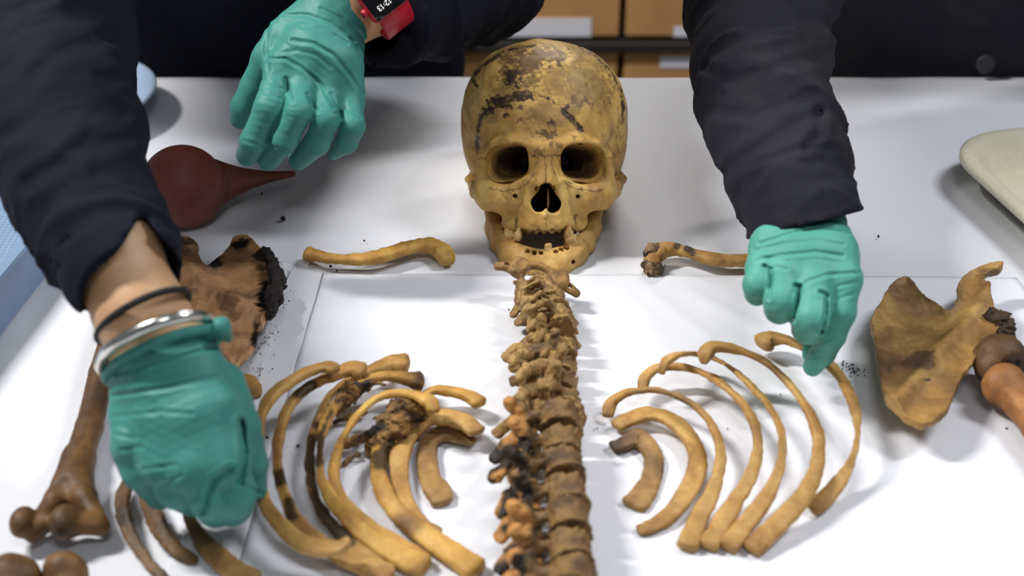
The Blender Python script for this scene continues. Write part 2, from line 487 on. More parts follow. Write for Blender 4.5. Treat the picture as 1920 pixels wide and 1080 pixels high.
def seg2(x, z, a, b):
    ex, ez = b[0] - a[0], b[1] - a[1]
    t = np.clip(((x - a[0]) * ex + (z - a[1]) * ez) / (ex * ex + ez * ez + 1e-9), 0, 1)
    return np.hypot(x - a[0] - ex * t, z - a[1] - ez * t), t
def skull_stain_shade(V):
    """soil crust, open seams and painted shade of the hollows on the bone, as mapped on the real surface"""
    p = V.astype(np.float32); x, y, z = p[:, 0], p[:, 1], p[:, 2]
    # project along the view of the face: perspective shrink for depth
    k = 1 / (1 + y * SU / R0); x = x * k; z = z * k
    wx = x + 3.2 * noise(p, .16, 31, 3); wz = z + 3.2 * noise(p, .16, 32, 3)
    m = np.zeros(len(V), np.float32)
    grain = noise(p, .28, 35, 3)
    g2 = noise(p, .7, 36, 2)
    blobs = [(330, 145, 104, 46, .8), (400, 120, 90, 30, .8), (300, 190, 60, 30, .8), (250, 212, 42, 52, .75), (265, 222, 34, 46, 1.0), (280, 195, 40, 22, .95), (350, 175, 60, 26, .6), (210, 318, 52, 28, 1.1), (168, 350, 34, 24, 1.0), (235, 300, 40, 20, .9), (480, 200, 90, 60, .45), (600, 250, 75, 70, .5), (455, 150, 20, 20, .9),
             (445, 130, 42, 22, .75), (380, 100, 50, 16, .6), (420, 205, 62, 44, .42), (300, 288, 50, 19, 1.1), (255, 300, 30, 14, .8), (340, 228, 38, 26, .7), (430, 400, 17, 24, .95),
             (385, 445, 34, 18, .8), (436, 447, 20, 20, .8), (375, 515, 24, 16, .55), (455, 492, 16, 14, .6), (424, 492, 10, 14, .6), (542, 312, 30, 24, .75), (585, 245, 52, 30, .5),
             (490, 335, 12, 16, 1.), (302, 390, 18, 10, .6), (240, 362, 12, 10, .95), (297, 338, 10, 9, .8), (415, 298, 9, 8, 1.), (560, 115, 50, 22, .55), (665, 320, 10, 26, .7),
             (620, 290, 50, 60, .3), (545, 483, 12, 5, 1.), (520, 455, 12, 9, .5), (205, 500, 30, 14, .3), (640, 520, 18, 30, .25), (100, 440, 16, 36, .25)]
    for (bx, by, rx, ry, s) in blobs:
        (cx, cz), = L1([(bx, by)])
        r = np.hypot((wx - cx) / (rx / 2.203), (wz - cz) / (ry / 2.203))
        m = np.maximum(m, s * np.clip((1.1 - r + .55 * grain + .3 * g2) * 3.0, 0, 1))
    lines = [([(120, 505), (122, 440), (135, 385), (160, 345), (200, 315), (250, 290), (330, 272)], 4.2, 1.3),
             ([(118, 250), (105, 225), (112, 200), (135, 172), (170, 148), (205, 125), (240, 105), (290, 92), (360, 84)], 3.0, 1.2),
             ([(540, 90), (600, 125), (645, 165), (685, 215), (712, 270), (722, 330), (718, 400)], 3.4, 1.1),
             ([(515, 95), (560, 112), (600, 140), (640, 180)], 4.5, .5),
             ([(62, 395), (85, 440), (112, 460), (122, 520)], 1.1, .8), ([(85, 350), (100, 400), (90, 440)], .9, .6),
             ([(700, 330), (705, 400), (690, 470), (705, 520)], 1.2, .6), ([(640, 450), (665, 505), (690, 530)], 1.0, .7), ([(665, 505), (640, 545)], 1.0, .6),
             ([(365, 278), (410, 298), (450, 325), (490, 360)], 1.8, .8), ([(478, 350), (520, 392), (546, 424)], 6.0, 1.9),
             ([(345, 535), (375, 530), (400, 534), (430, 528), (470, 532)], 1.0, .9), ([(375, 535), (365, 570), (352, 610), (330, 650)], .9, .8),
             ([(400, 535), (404, 575), (404, 655)], .8, .8), ([(425, 535), (430, 580), (455, 640)], .9, .8), ([(455, 540), (470, 590), (500, 640), (560, 670)], .8, .6),
             ([(330, 650), (290, 670), (230, 680), (170, 668)], 1.0, .8), ([(480, 640), (510, 665), (600, 680), (640, 672)], .9, .8),
             ([(410, 762), (408, 800), (404, 850)], .8, .5), ([(120, 545), (160, 540)], 1.2, .7), ([(640, 545), (690, 540)], 1.0, .6), ([(230, 690), (245, 720), (262, 705)], 1., .5),
             ([(285, 790), (283, 825)], 3.0, .8), ([(525, 780), (528, 815)], 2.0, .8), ([(620, 560), (650, 600), (655, 650)], .8, .4)]
    for pts, w, s in lines:
        q = L1(pts)
        for a, b in zip(q[:-1], q[1:]):
            dd, _ = seg2(x + 1.3 * noise(p, .5, 41, 1), z + 1.3 * noise(p, .5, 42, 1), a, b)
            m = np.maximum(m, s * np.clip(1.5 - dd / (w * .8 + .5), 0, 1) * np.clip(.85 + grain, .45, 1))
    fr = y < 240
    m = np.where(fr, np.clip(m, 0, 1), 0)
    # dark inside the sockets and the nose: shade painted into the colour
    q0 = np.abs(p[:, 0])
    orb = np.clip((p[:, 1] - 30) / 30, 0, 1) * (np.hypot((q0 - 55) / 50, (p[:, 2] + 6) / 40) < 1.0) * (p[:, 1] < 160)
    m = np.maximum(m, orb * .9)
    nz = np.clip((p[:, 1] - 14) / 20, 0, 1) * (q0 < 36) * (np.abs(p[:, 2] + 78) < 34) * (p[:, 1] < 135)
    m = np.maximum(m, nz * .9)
    patch = np.clip(noise(p, .05, 37, 3) * 1.4 + g2 * .5 + (z - 60) / 160 - .35, 0, 1) * (z > 20)
    m = np.maximum(m, patch * .5)
    under = np.clip((-p[:, 2] - 128) / 10, 0, 1) * (p[:, 1] < 140) * .5  # darker towards the lower edge of the upper jaw
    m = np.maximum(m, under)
    return m

V, F = nets(cranium, (-185, -45, -160), (180, 395, 245), 2.0)
st = skull_stain_shade(V); print('skull verts', len(V))
so = skull_world(V)
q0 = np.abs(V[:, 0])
soot = np.clip((V[:, 1] - 60) / 70, 0, 1) * ((np.hypot((q0 - 50) / 50, (V[:, 2] + 6) / 42) < 1.0) & (V[:, 1] < 160)) * .25  # deepens the painted shade at the back of the eye sockets
soot = np.maximum(soot, np.clip((V[:, 1] - 24) / 30, 0, 1) * (q0 < 36) * (np.abs(V[:, 2] + 78) < 34) * (V[:, 1] < 135) * .75)  # painted shade inside the nose opening
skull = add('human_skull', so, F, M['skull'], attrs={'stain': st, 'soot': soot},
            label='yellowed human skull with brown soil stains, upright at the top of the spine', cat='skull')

# teeth: each an SDF lump in the skull frame
def tooth(c, w, h, dpt, par, mat, name, roots=1, seed=0, tilt=0.0, up=1):
    c = np.array(c, float)
    def f(p):
        q = p - c
        ca, sa = math.cos(tilt), math.sin(tilt)
        q = np.stack([q[:, 0] * ca - q[:, 2] * sa, q[:, 1], (q[:, 0] * sa + q[:, 2] * ca) * up], 1).astype(np.float32)
        d = sell(q, (0, 0, -h * .18), (w / 2, dpt / 2, h * .36), 2.8)
        if roots > 1:
            cus = np.minimum(ell(q, (-w * .24, -dpt * .15, -h * .45), (w * .26, dpt * .3, h * .16)), ell(q, (w * .24, -dpt * .15, -h * .45), (w * .26, dpt * .3, h * .16)))
            d = smin(d, cus, 1.5)
            for sx in (-1, 1): d = smin(d, cone(q, (sx * w * .22, 0, h * .05), (sx * w * .26, 1, h * .42), w * .2, w * .14), 2)
        else:
            d = smin(d, cone(q, (0, 0, 0), (0, 1, h * .42), w * .3, w * .2), 3)
        return d + noise(p, .4, seed, 1) * .3
    e = max(w, h, dpt) * .9 + 3
    V, F = nets(f, c - e, c + e, 1.0)
    return add(name, skull_world(V), F, M[mat], parent=par)
c3 = crop(860, 230, 3.6)
def X3(x, y): a = c3((x, y)); return a[0] - 1024, 300 - a[1]
def tl(x, y, yy): a, b = X3(x, y); k = 1 + yy * SU / R0; return (a * k, yy, b * k)
tooth(tl(345, 722, 38), 21, 26, 19, skull, 'tooth', 'molar', 2, 1)
tooth(tl(402, 752, 22), 16, 27, 15, skull, 'tooth', 'premolar', 1, 2, .15)
tooth(tl(293, 700, 66), 12, 16, 13, skull, 'tooth', 'molar', 1, 3)
tooth(tl(745, 745, 20), 20, 40, 17, skull, 'tooth', 'canine', 1, 4, -.1)
tooth(tl(757, 800, 26), 26, 26, 22, skull, 'tooth', 'molar', 2, 5, .1)
tooth(tl(838, 728, 60), 9, 20, 12, skull, 'tooth_white', 'molar', 1, 6)
tooth(tl(803, 742, 48), 7, 17, 10, skull, 'tooth_white', 'premolar', 1, 7)

# ------------------------------------------------------------------ lower jaw
SOCK = [tl(x, y, 12 + abs(x - 560) * abs(x - 560) * .0006) for x, y in ((385, 872), (425, 892), (466, 888), (512, 888), (558, 890), (657, 892), (692, 876), (727, 858))]
def jaw(p):
    q = p.copy(); q[:, 0] = np.abs(p[:, 0] + 6)
    body = chain(q, [(0, 10, -197), (34, 14, -195), (62, 36, -180), (80, 68, -162), (91, 100, -142), (96, 126, -128)], [23, 24, 23, 20, 18, 17], 10)
    body = smin(body, chain(q, [(62, 44, -166), (81, 68, -142), (94, 94, -118), (103, 118, -92)], [12, 14, 14, 12], 8), 12)
    alv = chain(q, [(0, 8, -182), (28, 12, -178), (50, 26, -170), (66, 46, -158), (78, 70, -146), (92, 100, -128)], [12, 12, 11, 10, 10, 10], 6)
    d = smin(body, alv, 10)
    # ramus: a thin plate
    a = np.array([104, 122, -128.]); 
    ram = chain(q, [(100, 124, -128), (106, 134, -104), (112, 146, -76)], [17, 17, 13], 8)
    ram = smin(ram, chain(q, [(98, 100, -132), (103, 108, -100), (106, 116, -68)], [15, 13, 8], 6), 14)
    rx = np.abs(q[:, 0] - (101 + (p[:, 2] + 130) * .16)) - 10 - np.maximum(-p[:, 2] - 120, 0) * .4
    ram = smax(ram, rx, 5)
    ram = smin(ram, cone(q, (104, 150, -58), (122, 150, -56), 8, 8), 8)
    d = smin(d, ram, 8)
    d = smax(d, -ell(q, (0, 62, -190), (50, 46, 60)), 8)
    d = smin(d, ell(q, (16, -8, -206), (18, 10, 12)), 8)
    d = smax(d, -(p[:, 2] * -1 + (-158 - 0)) - 1000, 1) if False else d
    for s in SOCK:
        d = smax(d, -cone(p, (s[0], s[1] - 16, s[2] + 5), (s[0] * .98, s[1] - 2, s[2] - 7), 5.2, 4.2), 1.0)
    d = smax(d, -cone(p, (-52, -4, -196), (-50, 22, -196), 2.6, 2), 1.5)
    d = smax(d, -cone(p, (52, -4, -192), (50, 22, -192), 2.6, 2), 1.5)
    fl = (.529 * p[:, 1] - 224) - p[:, 2]
    return smax(d + noise(p, .05, 51, 2) * 1.5 + noise(p, .2, 52, 2) * .5, fl * .88, 3)
V, F = nets(jaw, (-150, -20, -235), (150, 185, -35), 2.0)
x, y, z = V.T
st = np.zeros(len(V))
for s in SOCK: st = np.maximum(st, np.clip(1.6 - np.linalg.norm(V - np.array([s[0], s[1] - 4, s[2] - 4]), axis=1) / 6.5, 0, 1))  # darkens the bone in and around each tooth socket
st = np.maximum(st, np.clip(noise(V.astype(np.float32), .06, 55, 3) - .25, 0, 1) * .8)
jawo = add('jawbone', skull_world(V), F, M['jaw'], attrs={'stain': st, 'soot': np.clip(st - .75, 0, 1) * 2},
           label='ochre lower jawbone with empty tooth sockets, gaping below the skull', cat='jawbone')
tooth(tl(606, 864, 12), 15, 26, 11, jawo, 'tooth', 'incisor', 1, 9, 0.0, -1)
tooth(tl(338, 800, 40), 23, 26, 20, jawo, 'tooth', 'molar', 2, 10, 0, -1)
# ------------------------------------------------------------------ more materials
M['rib'] = bone_mat('rib_bone', srgb(206, 166, 98), srgb(180, 136, 74), srgb(138, 98, 52), srgb(70, 46, 30), 30, .5)
M['rib_bright'] = bone_mat('rib_bone_bright', srgb(222, 180, 98), srgb(200, 152, 74), srgb(156, 110, 54), srgb(70, 46, 30), 30, .5)
M['rib_dull'] = bone_mat('rib_bone_dull', srgb(186, 150, 92), srgb(158, 120, 68), srgb(122, 88, 50), srgb(66, 46, 32), 30, .5)
M['rib_dark'] = bone_mat('rib_bone_dark', srgb(136, 100, 58), srgb(104, 76, 46), srgb(74, 54, 36), srgb(44, 32, 26), 30, .5)
M['vert'] = bone_mat('spine_bone', srgb(188, 154, 96), srgb(154, 120, 70), srgb(116, 86, 50), srgb(62, 45, 30), 40, .6, bs=.8)
M['vert_low'] = bone_mat('spine_bone_low', srgb(162, 126, 72), srgb(128, 96, 54), srgb(94, 70, 42), srgb(56, 40, 28), 36, .6, bs=.8)
M['orange'] = bone_mat('orange_bone', srgb(222, 150, 68), srgb(198, 124, 52), srgb(158, 94, 42), srgb(70, 42, 26), 40, .4)
M['scap'] = bone_mat('blade_bone', srgb(192, 154, 90), srgb(156, 118, 64), srgb(116, 84, 46), srgb(66, 46, 36), 24, .5)
M['scap_pink'] = bone_mat('blade_bone_tan', srgb(206, 158, 116), srgb(184, 136, 94), srgb(150, 110, 66), srgb(88, 62, 50), 40, .55, rough=.42)
M['shaft'] = bone_mat('arm_bone', srgb(132, 94, 50), srgb(94, 66, 38), srgb(66, 48, 31), srgb(50, 37, 28), 22, .5)
M['tissue'] = bone_mat('dried_tissue', srgb(186, 142, 78), srgb(146, 106, 58), srgb(98, 70, 42), srgb(44, 32, 24), 90, .7, bs=1.0)
M['crust'] = bone_mat('dark_crust', srgb(98, 70, 46), srgb(70, 50, 36), srgb(44, 32, 25), srgb(26, 20, 17), 120, .7, bs=1.0)
M['crust_tan'] = bone_mat('tan_crust', srgb(186, 158, 120), srgb(146, 114, 80), srgb(98, 72, 50), srgb(58, 42, 32), 90, .6, bs=1.0)
M['orange_dark'] = bone_mat('orange_shaft', srgb(182, 124, 68), srgb(150, 98, 54), srgb(110, 74, 44), srgb(66, 42, 30), 30, .5)
M['soil'] = NT('black_soil').out(srgb(34, 28, 25), .9)

def paper_mat(name, c, s=7.0):
    t = NT(name); n1 = t.noise(s, 3, .5); n2 = t.noise(900, 2, .5)
    col = t.mix(n1, c, tuple(x * .95 for x in c[:3]) + (1,))
    return t.out(col, .55, t.bump(n2, .08, .0003, t.bump(n1, .35, .004)), Specular_IOR_Level=.3)
M['paper'] = paper_mat('white_paper', srgb(224, 225, 231))
M['paper2'] = paper_mat('white_paper_sheet', srgb(232, 233, 240))
M['steel'] = NT('steel').out(srgb(120, 124, 130), .4, Metallic=.8)

# ------------------------------------------------------------------ the room
def struct(name, V, F, mat, **k): return add(name, V, F, mat, smooth=False, kind='structure', **k)
t = NT('floor_vinyl'); struct('floor', *rbox((0, 2.2, -.02), (4.2, 4.2, .02), .005), t.out(t.ramp(t.noise(6, 4), [(.4, srgb(92, 92, 94)), (.6, srgb(104, 103, 104))]), .5))
t = NT('wall_paint'); struct('wall_back', *rbox((0, 6.44, 1.4), (4.2, .04, 1.4), .005), t.out(t.ramp(t.noise(3, 3), [(.4, srgb(168, 164, 156)), (.6, srgb(176, 172, 164))]), .8))
TY0, TY1 = 0.42, float(P(960, 148)[1])
TX = 0.82
tb = root('examination_table', (0, (TY0 + TY1) / 2, 0), 'long steel-legged table under the white paper that carries all the bones', 'table')
add('table_top', *rbox((0, (TY0 + TY1) / 2, T - .016), (TX, (TY1 - TY0) / 2 - .004, .0145), .003), NT('table_board').out(srgb(170, 172, 176), .5), parent=tb, smooth=False)
for sx in (-1, 1):
    for y in (TY0 + .06, TY1 - .06):
        add('leg', *rbox((sx * (TX - .06), y, (T - .031) / 2), (.02, .02, (T - .031) / 2), .003), M['steel'], parent=tb, smooth=False)
    add('rail', *rbox((sx * (TX - .06), (TY0 + TY1) / 2, T - .06), (.012, (TY1 - TY0) / 2 - .08, .02), .003), M['steel'], parent=tb, smooth=False)

def sheet(name, quad, z0, mat, label, group=None, nx=110, ny=90, amp=.0010, seed=1, creases=(), thick=.0004, rag=0.0, far_drop=0.0):
    q = [np.asarray(a, float) for a in quad]           # far-left, far-right, near-right, near-left
    u, v = np.meshgrid(np.linspace(0, 1, nx), np.linspace(0, 1, ny)); u = u.ravel(); v = v.ravel()
    xy = ((1 - u) * (1 - v))[:, None] * q[0][:2] + (u * (1 - v))[:, None] * q[1][:2] + (u * v)[:, None] * q[2][:2] + ((1 - u) * v)[:, None] * q[3][:2]
    p3 = np.column_stack([xy, 0 * u]).astype(np.float32)
    z = amp * (.6 + noise(p3, 14, seed, 3)) ; z = np.maximum(z, 0)
    for (a, b, h, w) in creases:
        a = np.asarray(a)[:2]; b = np.asarray(b)[:2]; e = b - a; L = e @ e
        t_ = np.clip(((xy - a) @ e) / L, 0, 1); dd = np.linalg.norm(xy - a - t_[:, None] * e, axis=1)
        z += h * np.maximum(0, 1 - dd / w)
    if rag:
        edge = np.minimum(np.minimum(u, 1 - u), np.minimum(v, 1 - v)) < 1e-6
        xy = xy + edge[:, None] * rag * np.column_stack([noise(p3, 90, seed + 5, 2), noise(p3, 80, seed + 6, 2)])
    top = np.column_stack([xy, T + z0 + z]); bot = top - [0, 0, thick]
    n = nx * ny; F = []
    for j in range(ny - 1):
        for i in range(nx - 1):
            a = j * nx + i; F.append((a, a + nx, a + nx + 1, a + 1)); F.append((a + n, a + 1 + n, a + nx + 1 + n, a + nx + n))
    ring = [i for i in range(nx)] + [j * nx + nx - 1 for j in range(1, ny)] + [(ny - 1) * nx + i for i in range(nx - 2, -1, -1)] + [j * nx for j in range(ny - 2, 0, -1)]
    for k in range(len(ring)):
        a, b = ring[k], ring[(k + 1) % len(ring)]; F.append((a, b, b + n, a + n))
    return add(name, np.vstack([top, bot]), F, mat, label=label, cat='paper', group=group)
e = .004
sheet('paper_sheet', [(-TX, TY1, 0), (TX, TY1, 0), (TX, TY0, 0), (-TX, TY0, 0)], .0008, M['paper'],
      'large white backing paper spread over the whole table, running to its far edge', seed=3, amp=.0012, nx=150, ny=110,
      creases=[(P(1382, 150), P(1396, 520), .0012, .004), (P(0, 641), P(190, 641), .0010, .003), (P(740, 152), P(700, 500), .0007, .006)])
SE = [P(604, 520), P(1905, 527), P(2450, 1250), P(395, 1250)]
sheet('paper_sheet', SE, .0034, M['paper2'], 'brighter white paper sheet in front, under the spine and both fans of ribs', seed=7, amp=.0010,
      creases=[(P(1060, 522), P(1130, 600), .001, .006), (P(1300, 560), P(1420, 620), .0014, .012), (P(1180, 530), P(1330, 640), .001, .010)])
sheet('paper_sheet', [P(548, 512), P(606, 520), P(395, 1250), P(240, 1250)], .0052, M['paper'], 'narrow folded paper strip between the left shoulder blade and the left ribs', nx=24, ny=90, seed=9, amp=.0008, rag=.0006)

# shelf rack with archive boxes behind the table
rk = root('shelf_rack', (.35, 2.62, 0), 'dark metal shelf rack with brown boxes in the background behind the table', 'shelf')
dk = NT('dark_metal').out(srgb(46, 42, 38), .5, Metallic=.3)
BY = 2.40                                    # front face of boxes
z72 = float((CAM + ray(960, 70) * ((BY - CAM[1]) / ray(960, 70)[1]))[2])
def BX(px, y=BY): r = ray(px, 75); return float((CAM + r * ((y - CAM[1]) / r[1]))[0])
def BZ(py, y=BY): r = ray(960, py); return float((CAM + r * ((y - CAM[1]) / r[1]))[2])
cols_x = [BX(x) for x in (268, 562, 857, 1166, 1470, 1778)]
for zz in (z72 - .012, z72 - .012 - .36, z72 + .36):
    if zz > .02: add('shelf_board', *rbox((.0 + (cols_x[0] + cols_x[-1]) / 2, BY + .2, zz), ((cols_x[-1] - cols_x[0]) / 2 + .03, .22, .008), .002), dk, parent=rk, smooth=False)
for x in (cols_x[0] - .02, BX(851), cols_x[-1] + .02):
    add('upright', *rbox((x, BY - .035, .6), (.012, .015, .6), .002), dk, parent=rk, smooth=False)
card = NT('cardboard'); card = card.out(card.ramp(card.noise(9, 4), [(.35, srgb(176, 128, 78)), (.65, srgb(190, 142, 90))]), .8)
labm = NT('label_paper').out(srgb(222, 220, 228), .6)
row = ['upper', 'lower']
colw = ['far left', 'left', 'above and behind the skull, left one', 'behind the skull, right one', 'behind the dark sleeve', 'far right']
for ri, (zb, zt) in enumerate([(z72 + .001, z72 + .25), (z72 - .285, z72 - .036)]):
    for ci in range(5):
        x0, x1 = cols_x[ci] + .006, cols_x[ci + 1] - .006
        if ri == 1: zb = z72 - .363
        b = root('archive_box', ((x0 + x1) / 2, BY + .18, zb), '%s brown cardboard box on the rack, %s' % (row[ri], ['leftmost behind the left person', 'second from left behind the dark jacket', 'directly behind the skull top', 'right of the skull top', 'rightmost behind the right person'][ci]), 'box', 'cardboard boxes on the background rack')
        add('carton', *rbox(((x0 + x1) / 2, BY + .18, (zb + zt) / 2 - (.05 if ri else 0) * 0), ((x1 - x0) / 2, .18, (zt - zb) / 2), .003), card, parent=b, smooth=False)
        add('lid', *rbox(((x0 + x1) / 2, BY + .18, zt + .004), ((x1 - x0) / 2 + .002, .183, .006), .002), card, parent=b, smooth=False)
        if ri == 0:
            lx0, lx1, ly0, ly1 = (936, 1108, 34, 68) if ci == 2 else ((1262, 1385, 50, 68) if ci == 3 else (None,) * 4)
        else:
            lx0, lx1, ly0, ly1 = (940, 1105, 84, 112) if ci == 2 else ((1240, 1390, 82, 126) if ci == 3 else (None,) * 4)
        if lx0: add('label', *rbox(((BX(lx0) + BX(lx1)) / 2, BY - .0015, (BZ(ly0) + BZ(ly1)) / 2), ((BX(lx1) - BX(lx0)) / 2, .001, abs(BZ(ly0) - BZ(ly1)) / 2), .0005), labm, parent=b, smooth=False, label='white paper label')

# ------------------------------------------------------------------ ribs
def ends(V, path, r): return np.maximum(np.clip(1.3 - np.linalg.norm(V - path[0], axis=1) / r, 0, 1), np.clip(1.3 - np.linalg.norm(V - path[-1], axis=1) / r, 0, 1))
TW = (.2, .45, .55, .5, .35, .1)
def rib(cr, pts, mat, label, hs, k=.55, soot=(), seed=0, z0=0.006, knob=True, n=90, name='rib', cat='rib', group=None, tw=None, sag=0.0):
    """pts (crop x, crop y, crop width); hs = height of the centre line in cm at each point"""
    s = cr((1, 0))[0] - cr((0, 0))[0]
    W = []
    for (a, b, w), h in zip(pts, hs):
        w = w * (1.1 if k < .5 else 1.0)
        x, y = cr((a, b)); p = P(x, y, z0 + h / 100); W.append([*p, w * s / 2 * dep(p) / FPX])
    C = catmull(W, n); path = C[:, :3]; r = np.maximum(C[:, 3], .0012)
    tan = np.gradient(path, axis=0); tan /= np.linalg.norm(tan, axis=1)[:, None]
    fx = np.abs(tan[:, 0]); sp = .6
    A = np.sqrt((1 - fx ** 2) + fx ** 2 * (sp ** 2 + (k * .8) ** 2))
    ra = r / A; rb = ra * k
    TWk = TW if k > .5 else (.1, .15, .15, .1)
    def disp(V): return .0006 * noise(V, 230, 70 + seed, 3) + .0008 * noise(V, 60, 71 + seed, 2) + .00035 * noise(V, 900, 72 + seed, 2)
    V, F = sweep(path, ra, rb, seg=20, disp=disp, pw=3.4 if k < .7 else 2.6, tw=np.interp(np.linspace(0, 1, n), np.linspace(0, 1, len(tw or TWk)), tw or TWk) * (1 if path[n // 2, 0] > .03 else -1), cap=2)
    parts = V, F
    Vf = V.astype(np.float32)
    st = ends(V, path, .010) * .3 + np.clip(noise(Vf, 50, 80 + seed, 3) - .35, 0, 1)
    so = np.zeros(len(V)); pv = project(V)
    for i, (a, b, rr) in enumerate(soot):
        nx_ = soot[i + 1] if i + 1 < len(soot) and math.hypot(soot[i + 1][0] - a, soot[i + 1][1] - b) < 125 else soot[i]
        so = np.maximum(so, np.clip((1.3 - seg2(pv[:, 0], pv[:, 1], cr((a, b)), cr(nx_[:2]))[0] / (rr * s) + .45 * noise(Vf, 260, 5, 2)) * 2, 0, 1) * .88)
    low = path[:, 2].min() - rb[path[:, 2].argmin()]
    o = add(name, V, F, mat, attrs={'stain': np.clip(st, 0, 1), 'soot': so}, label=label, cat=cat, group=group)
    return o
c5 = crop(1110, 600, 2.298); c4 = crop(200, 640, 2.454)
GR = 'ribs laid out right of the spine'; GL = 'ribs laid out left of the spine'
rib(c5, [(92, 548, 48), (140, 532, 56), (195, 515, 72), (240, 545, 78), (268, 610, 72), (248, 700, 84), (215, 760, 92), (180, 800, 92)], M['rib_dull'], 'smallest inner rib right of the spine, short flat brown hook', [.3, .3, .2, .2, .2, .1, .1, .1], seed=1, group=GR, k=.42)
rib(c5, [(108, 458, 50), (170, 425, 56), (245, 405, 60), (330, 425, 62), (400, 480, 66), (448, 560, 76), (452, 650, 84), (405, 750, 74), (330, 840, 58), (250, 893, 44), (200, 908, 30)], M['rib'], 'second rib from the spine on the right, flat brown bone ending in a point', [.5, .6, .8, .9, .8, .7, .5, .4, .3, .2, .1], seed=2, group=GR, k=.42)
rib(c5, [(70, 412, 50), (85, 355, 50), (140, 318, 46), (215, 304, 34), (290, 305, 32), (370, 330, 34), (450, 375, 38), (510, 440, 42), (548, 530, 48), (555, 620, 52), (528, 720, 64), (480, 820, 78), (440, 900, 82), (412, 975, 84)], M['rib'], 'third rib from the spine on the right, slender arc ending in a broad tip', [.4, 1., 1.6, 2., 2.2, 2.4, 2.4, 2.2, 2., 1.6, 1.2, .8, .5, .3], seed=3, group=GR)
rib(c5, [(218, 305, 42), (228, 250, 52), (275, 210, 44), (350, 200, 36), (430, 212, 36), (520, 250, 40), (600, 310, 42), (670, 390, 42), (708, 480, 46), (712, 580, 48), (680, 680, 60), (620, 780, 76), (560, 870, 84), (505, 972, 84)], M['rib'], 'fourth rib from the spine on the right, thin mid-brown arc under its neighbour', [1., 1.5, 1.8, 1.8, 1.8, 2., 2.2, 2.2, 2., 1.6, 1.2, .8, .5, .3], seed=4, group=GR)
rib(c5, [(300, 228, 40), (318, 180, 52), (370, 150, 50), (450, 148, 36), (530, 168, 34), (610, 215, 38), (690, 290, 40), (760, 370, 44), (808, 460, 46), (820, 560, 46), (800, 660, 56), (745, 770, 74), (670, 870, 84), (590, 975, 88)], M['rib'], 'fifth rib from the spine on the right, passing under the knobbed sixth rib', [2.6, 3.2, 3.2, 1.8, 1.8, 2.2, 2.6, 2.6, 2.4, 2., 1.5, 1., .6, .3], seed=5, group=GR)
rib(c5, [(482, 185, 34), (490, 150, 72), (515, 118, 64), (590, 122, 56), (680, 148, 54), (760, 190, 54), (850, 275, 54), (920, 370, 56), (968, 480, 56), (975, 580, 54), (950, 690, 60), (890, 790, 68), (790, 890, 76), (690, 985, 84)], M['rib'], 'longest right-hand rib with a knobbed head, sixth from the spine', [3.4, 3.8, 4., 3.8, 3.6, 3.4, 3.4, 3.4, 3., 2.6, 2., 1.4, .8, .3], seed=6, group=GR)
rib(c5, [(738, 100, 84), (770, 82, 76), (830, 84, 58), (900, 112, 52), (960, 150, 52), (1030, 200, 62), (1085, 270, 62), (1125, 360, 50), (1142, 450, 36), (1138, 540, 36), (1105, 640, 48), (1040, 730, 60), (955, 812, 74)], M['rib'], 'outermost right-hand rib pinched under the gloved fingertip', [1.2, 1.4, 1.7, 1.9, 2., 2.4, 2.8, 3., 2.8, 2.4, 1.6, .9, .3], seed=7, group=GR)
# left fan
rib(c4, [(1690, 462, 38), (1625, 440, 58), (1550, 425, 76), (1490, 465, 86), (1472, 550, 92), (1490, 640, 96), (1530, 700, 104), (1545, 740, 90)], M['rib_dull'], 'smallest inner rib left of the spine, short flat hook', [.3, .3, .2, .2, .2, .2, .1, .1], seed=11, group=GL, k=.42)
rib(c4, [(1700, 415, 84), (1655, 375, 80), (1570, 348, 72), (1470, 362, 74), (1395, 420, 84), (1350, 510, 92), (1345, 620, 90), (1365, 730, 88), (1420, 820, 80), (1480, 870, 66), (1530, 888, 50)], M['rib'], 'second rib from the spine on the left, broad flat ochre arc', [1.2, 1.2, 1.2, 1.1, 1., .8, .6, .5, .4, .3, .2], seed=12, group=GL, k=.42)
rib(c4, [(1508, 318, 66), (1490, 280, 76), (1420, 250, 54), (1330, 240, 42), (1240, 265, 38), (1160, 335, 34), (1095, 430, 34), (1055, 530, 38), (1045, 620, 44), (1072, 710, 50), (1150, 800, 50), (1260, 880, 52), (1390, 960, 64), (1460, 1010, 70)], M['rib_bright'], 'thin bright ochre rib left of the spine with its head over the broad one', [3., 3.2, 3.2, 3., 2.8, 2.6, 2.4, 2.2, 1.9, 1.6, 1.2, .9, .5, .3], seed=13, group=GL)
rib(c4, [(1718, 285, 76), (1660, 250, 66), (1570, 230, 56), (1490, 232, 48), (1430, 285, 50), (1350, 380, 56), (1262, 490, 66), (1250, 600, 70), (1280, 700, 76), (1350, 800, 80), (1450, 885, 86), (1570, 965, 96), (1700, 1050, 116)], M['rib_bright'], 'left-hand rib wrapped in dried tissue, third from the spine', [1.2, 1.3, 1.4, 1.5, 1.4, 1.2, 1., .9, .8, .7, .6, .5, .3], seed=14, group=GL, soot=[(1300, 520, 50), (1265, 560, 40)])
rib(c4, [(1435, 185, 108), (1370, 168, 70), (1290, 160, 56), (1200, 178, 56), (1110, 230, 56), (1040, 310, 48), (995, 410, 48), (980, 520, 50), (985, 620, 52), (1030, 720, 58), (1110, 820, 66), (1220, 915, 76), (1340, 985, 90), (1460, 1040, 104)], M['rib_bright'], 'yellow left-hand rib with a black char line along its upper half', [1.8, 2.2, 2.5, 2.5, 2.4, 2.3, 2.1, 2., 1.8, 1.5, 1.2, .9, .6, .3], seed=15, group=GL, soot=[(1065, 262, 20), (975, 505, 30), (972, 550, 26), (985, 450, 12), (1000, 400, 10), (1015, 365, 9), (1035, 320, 10)])
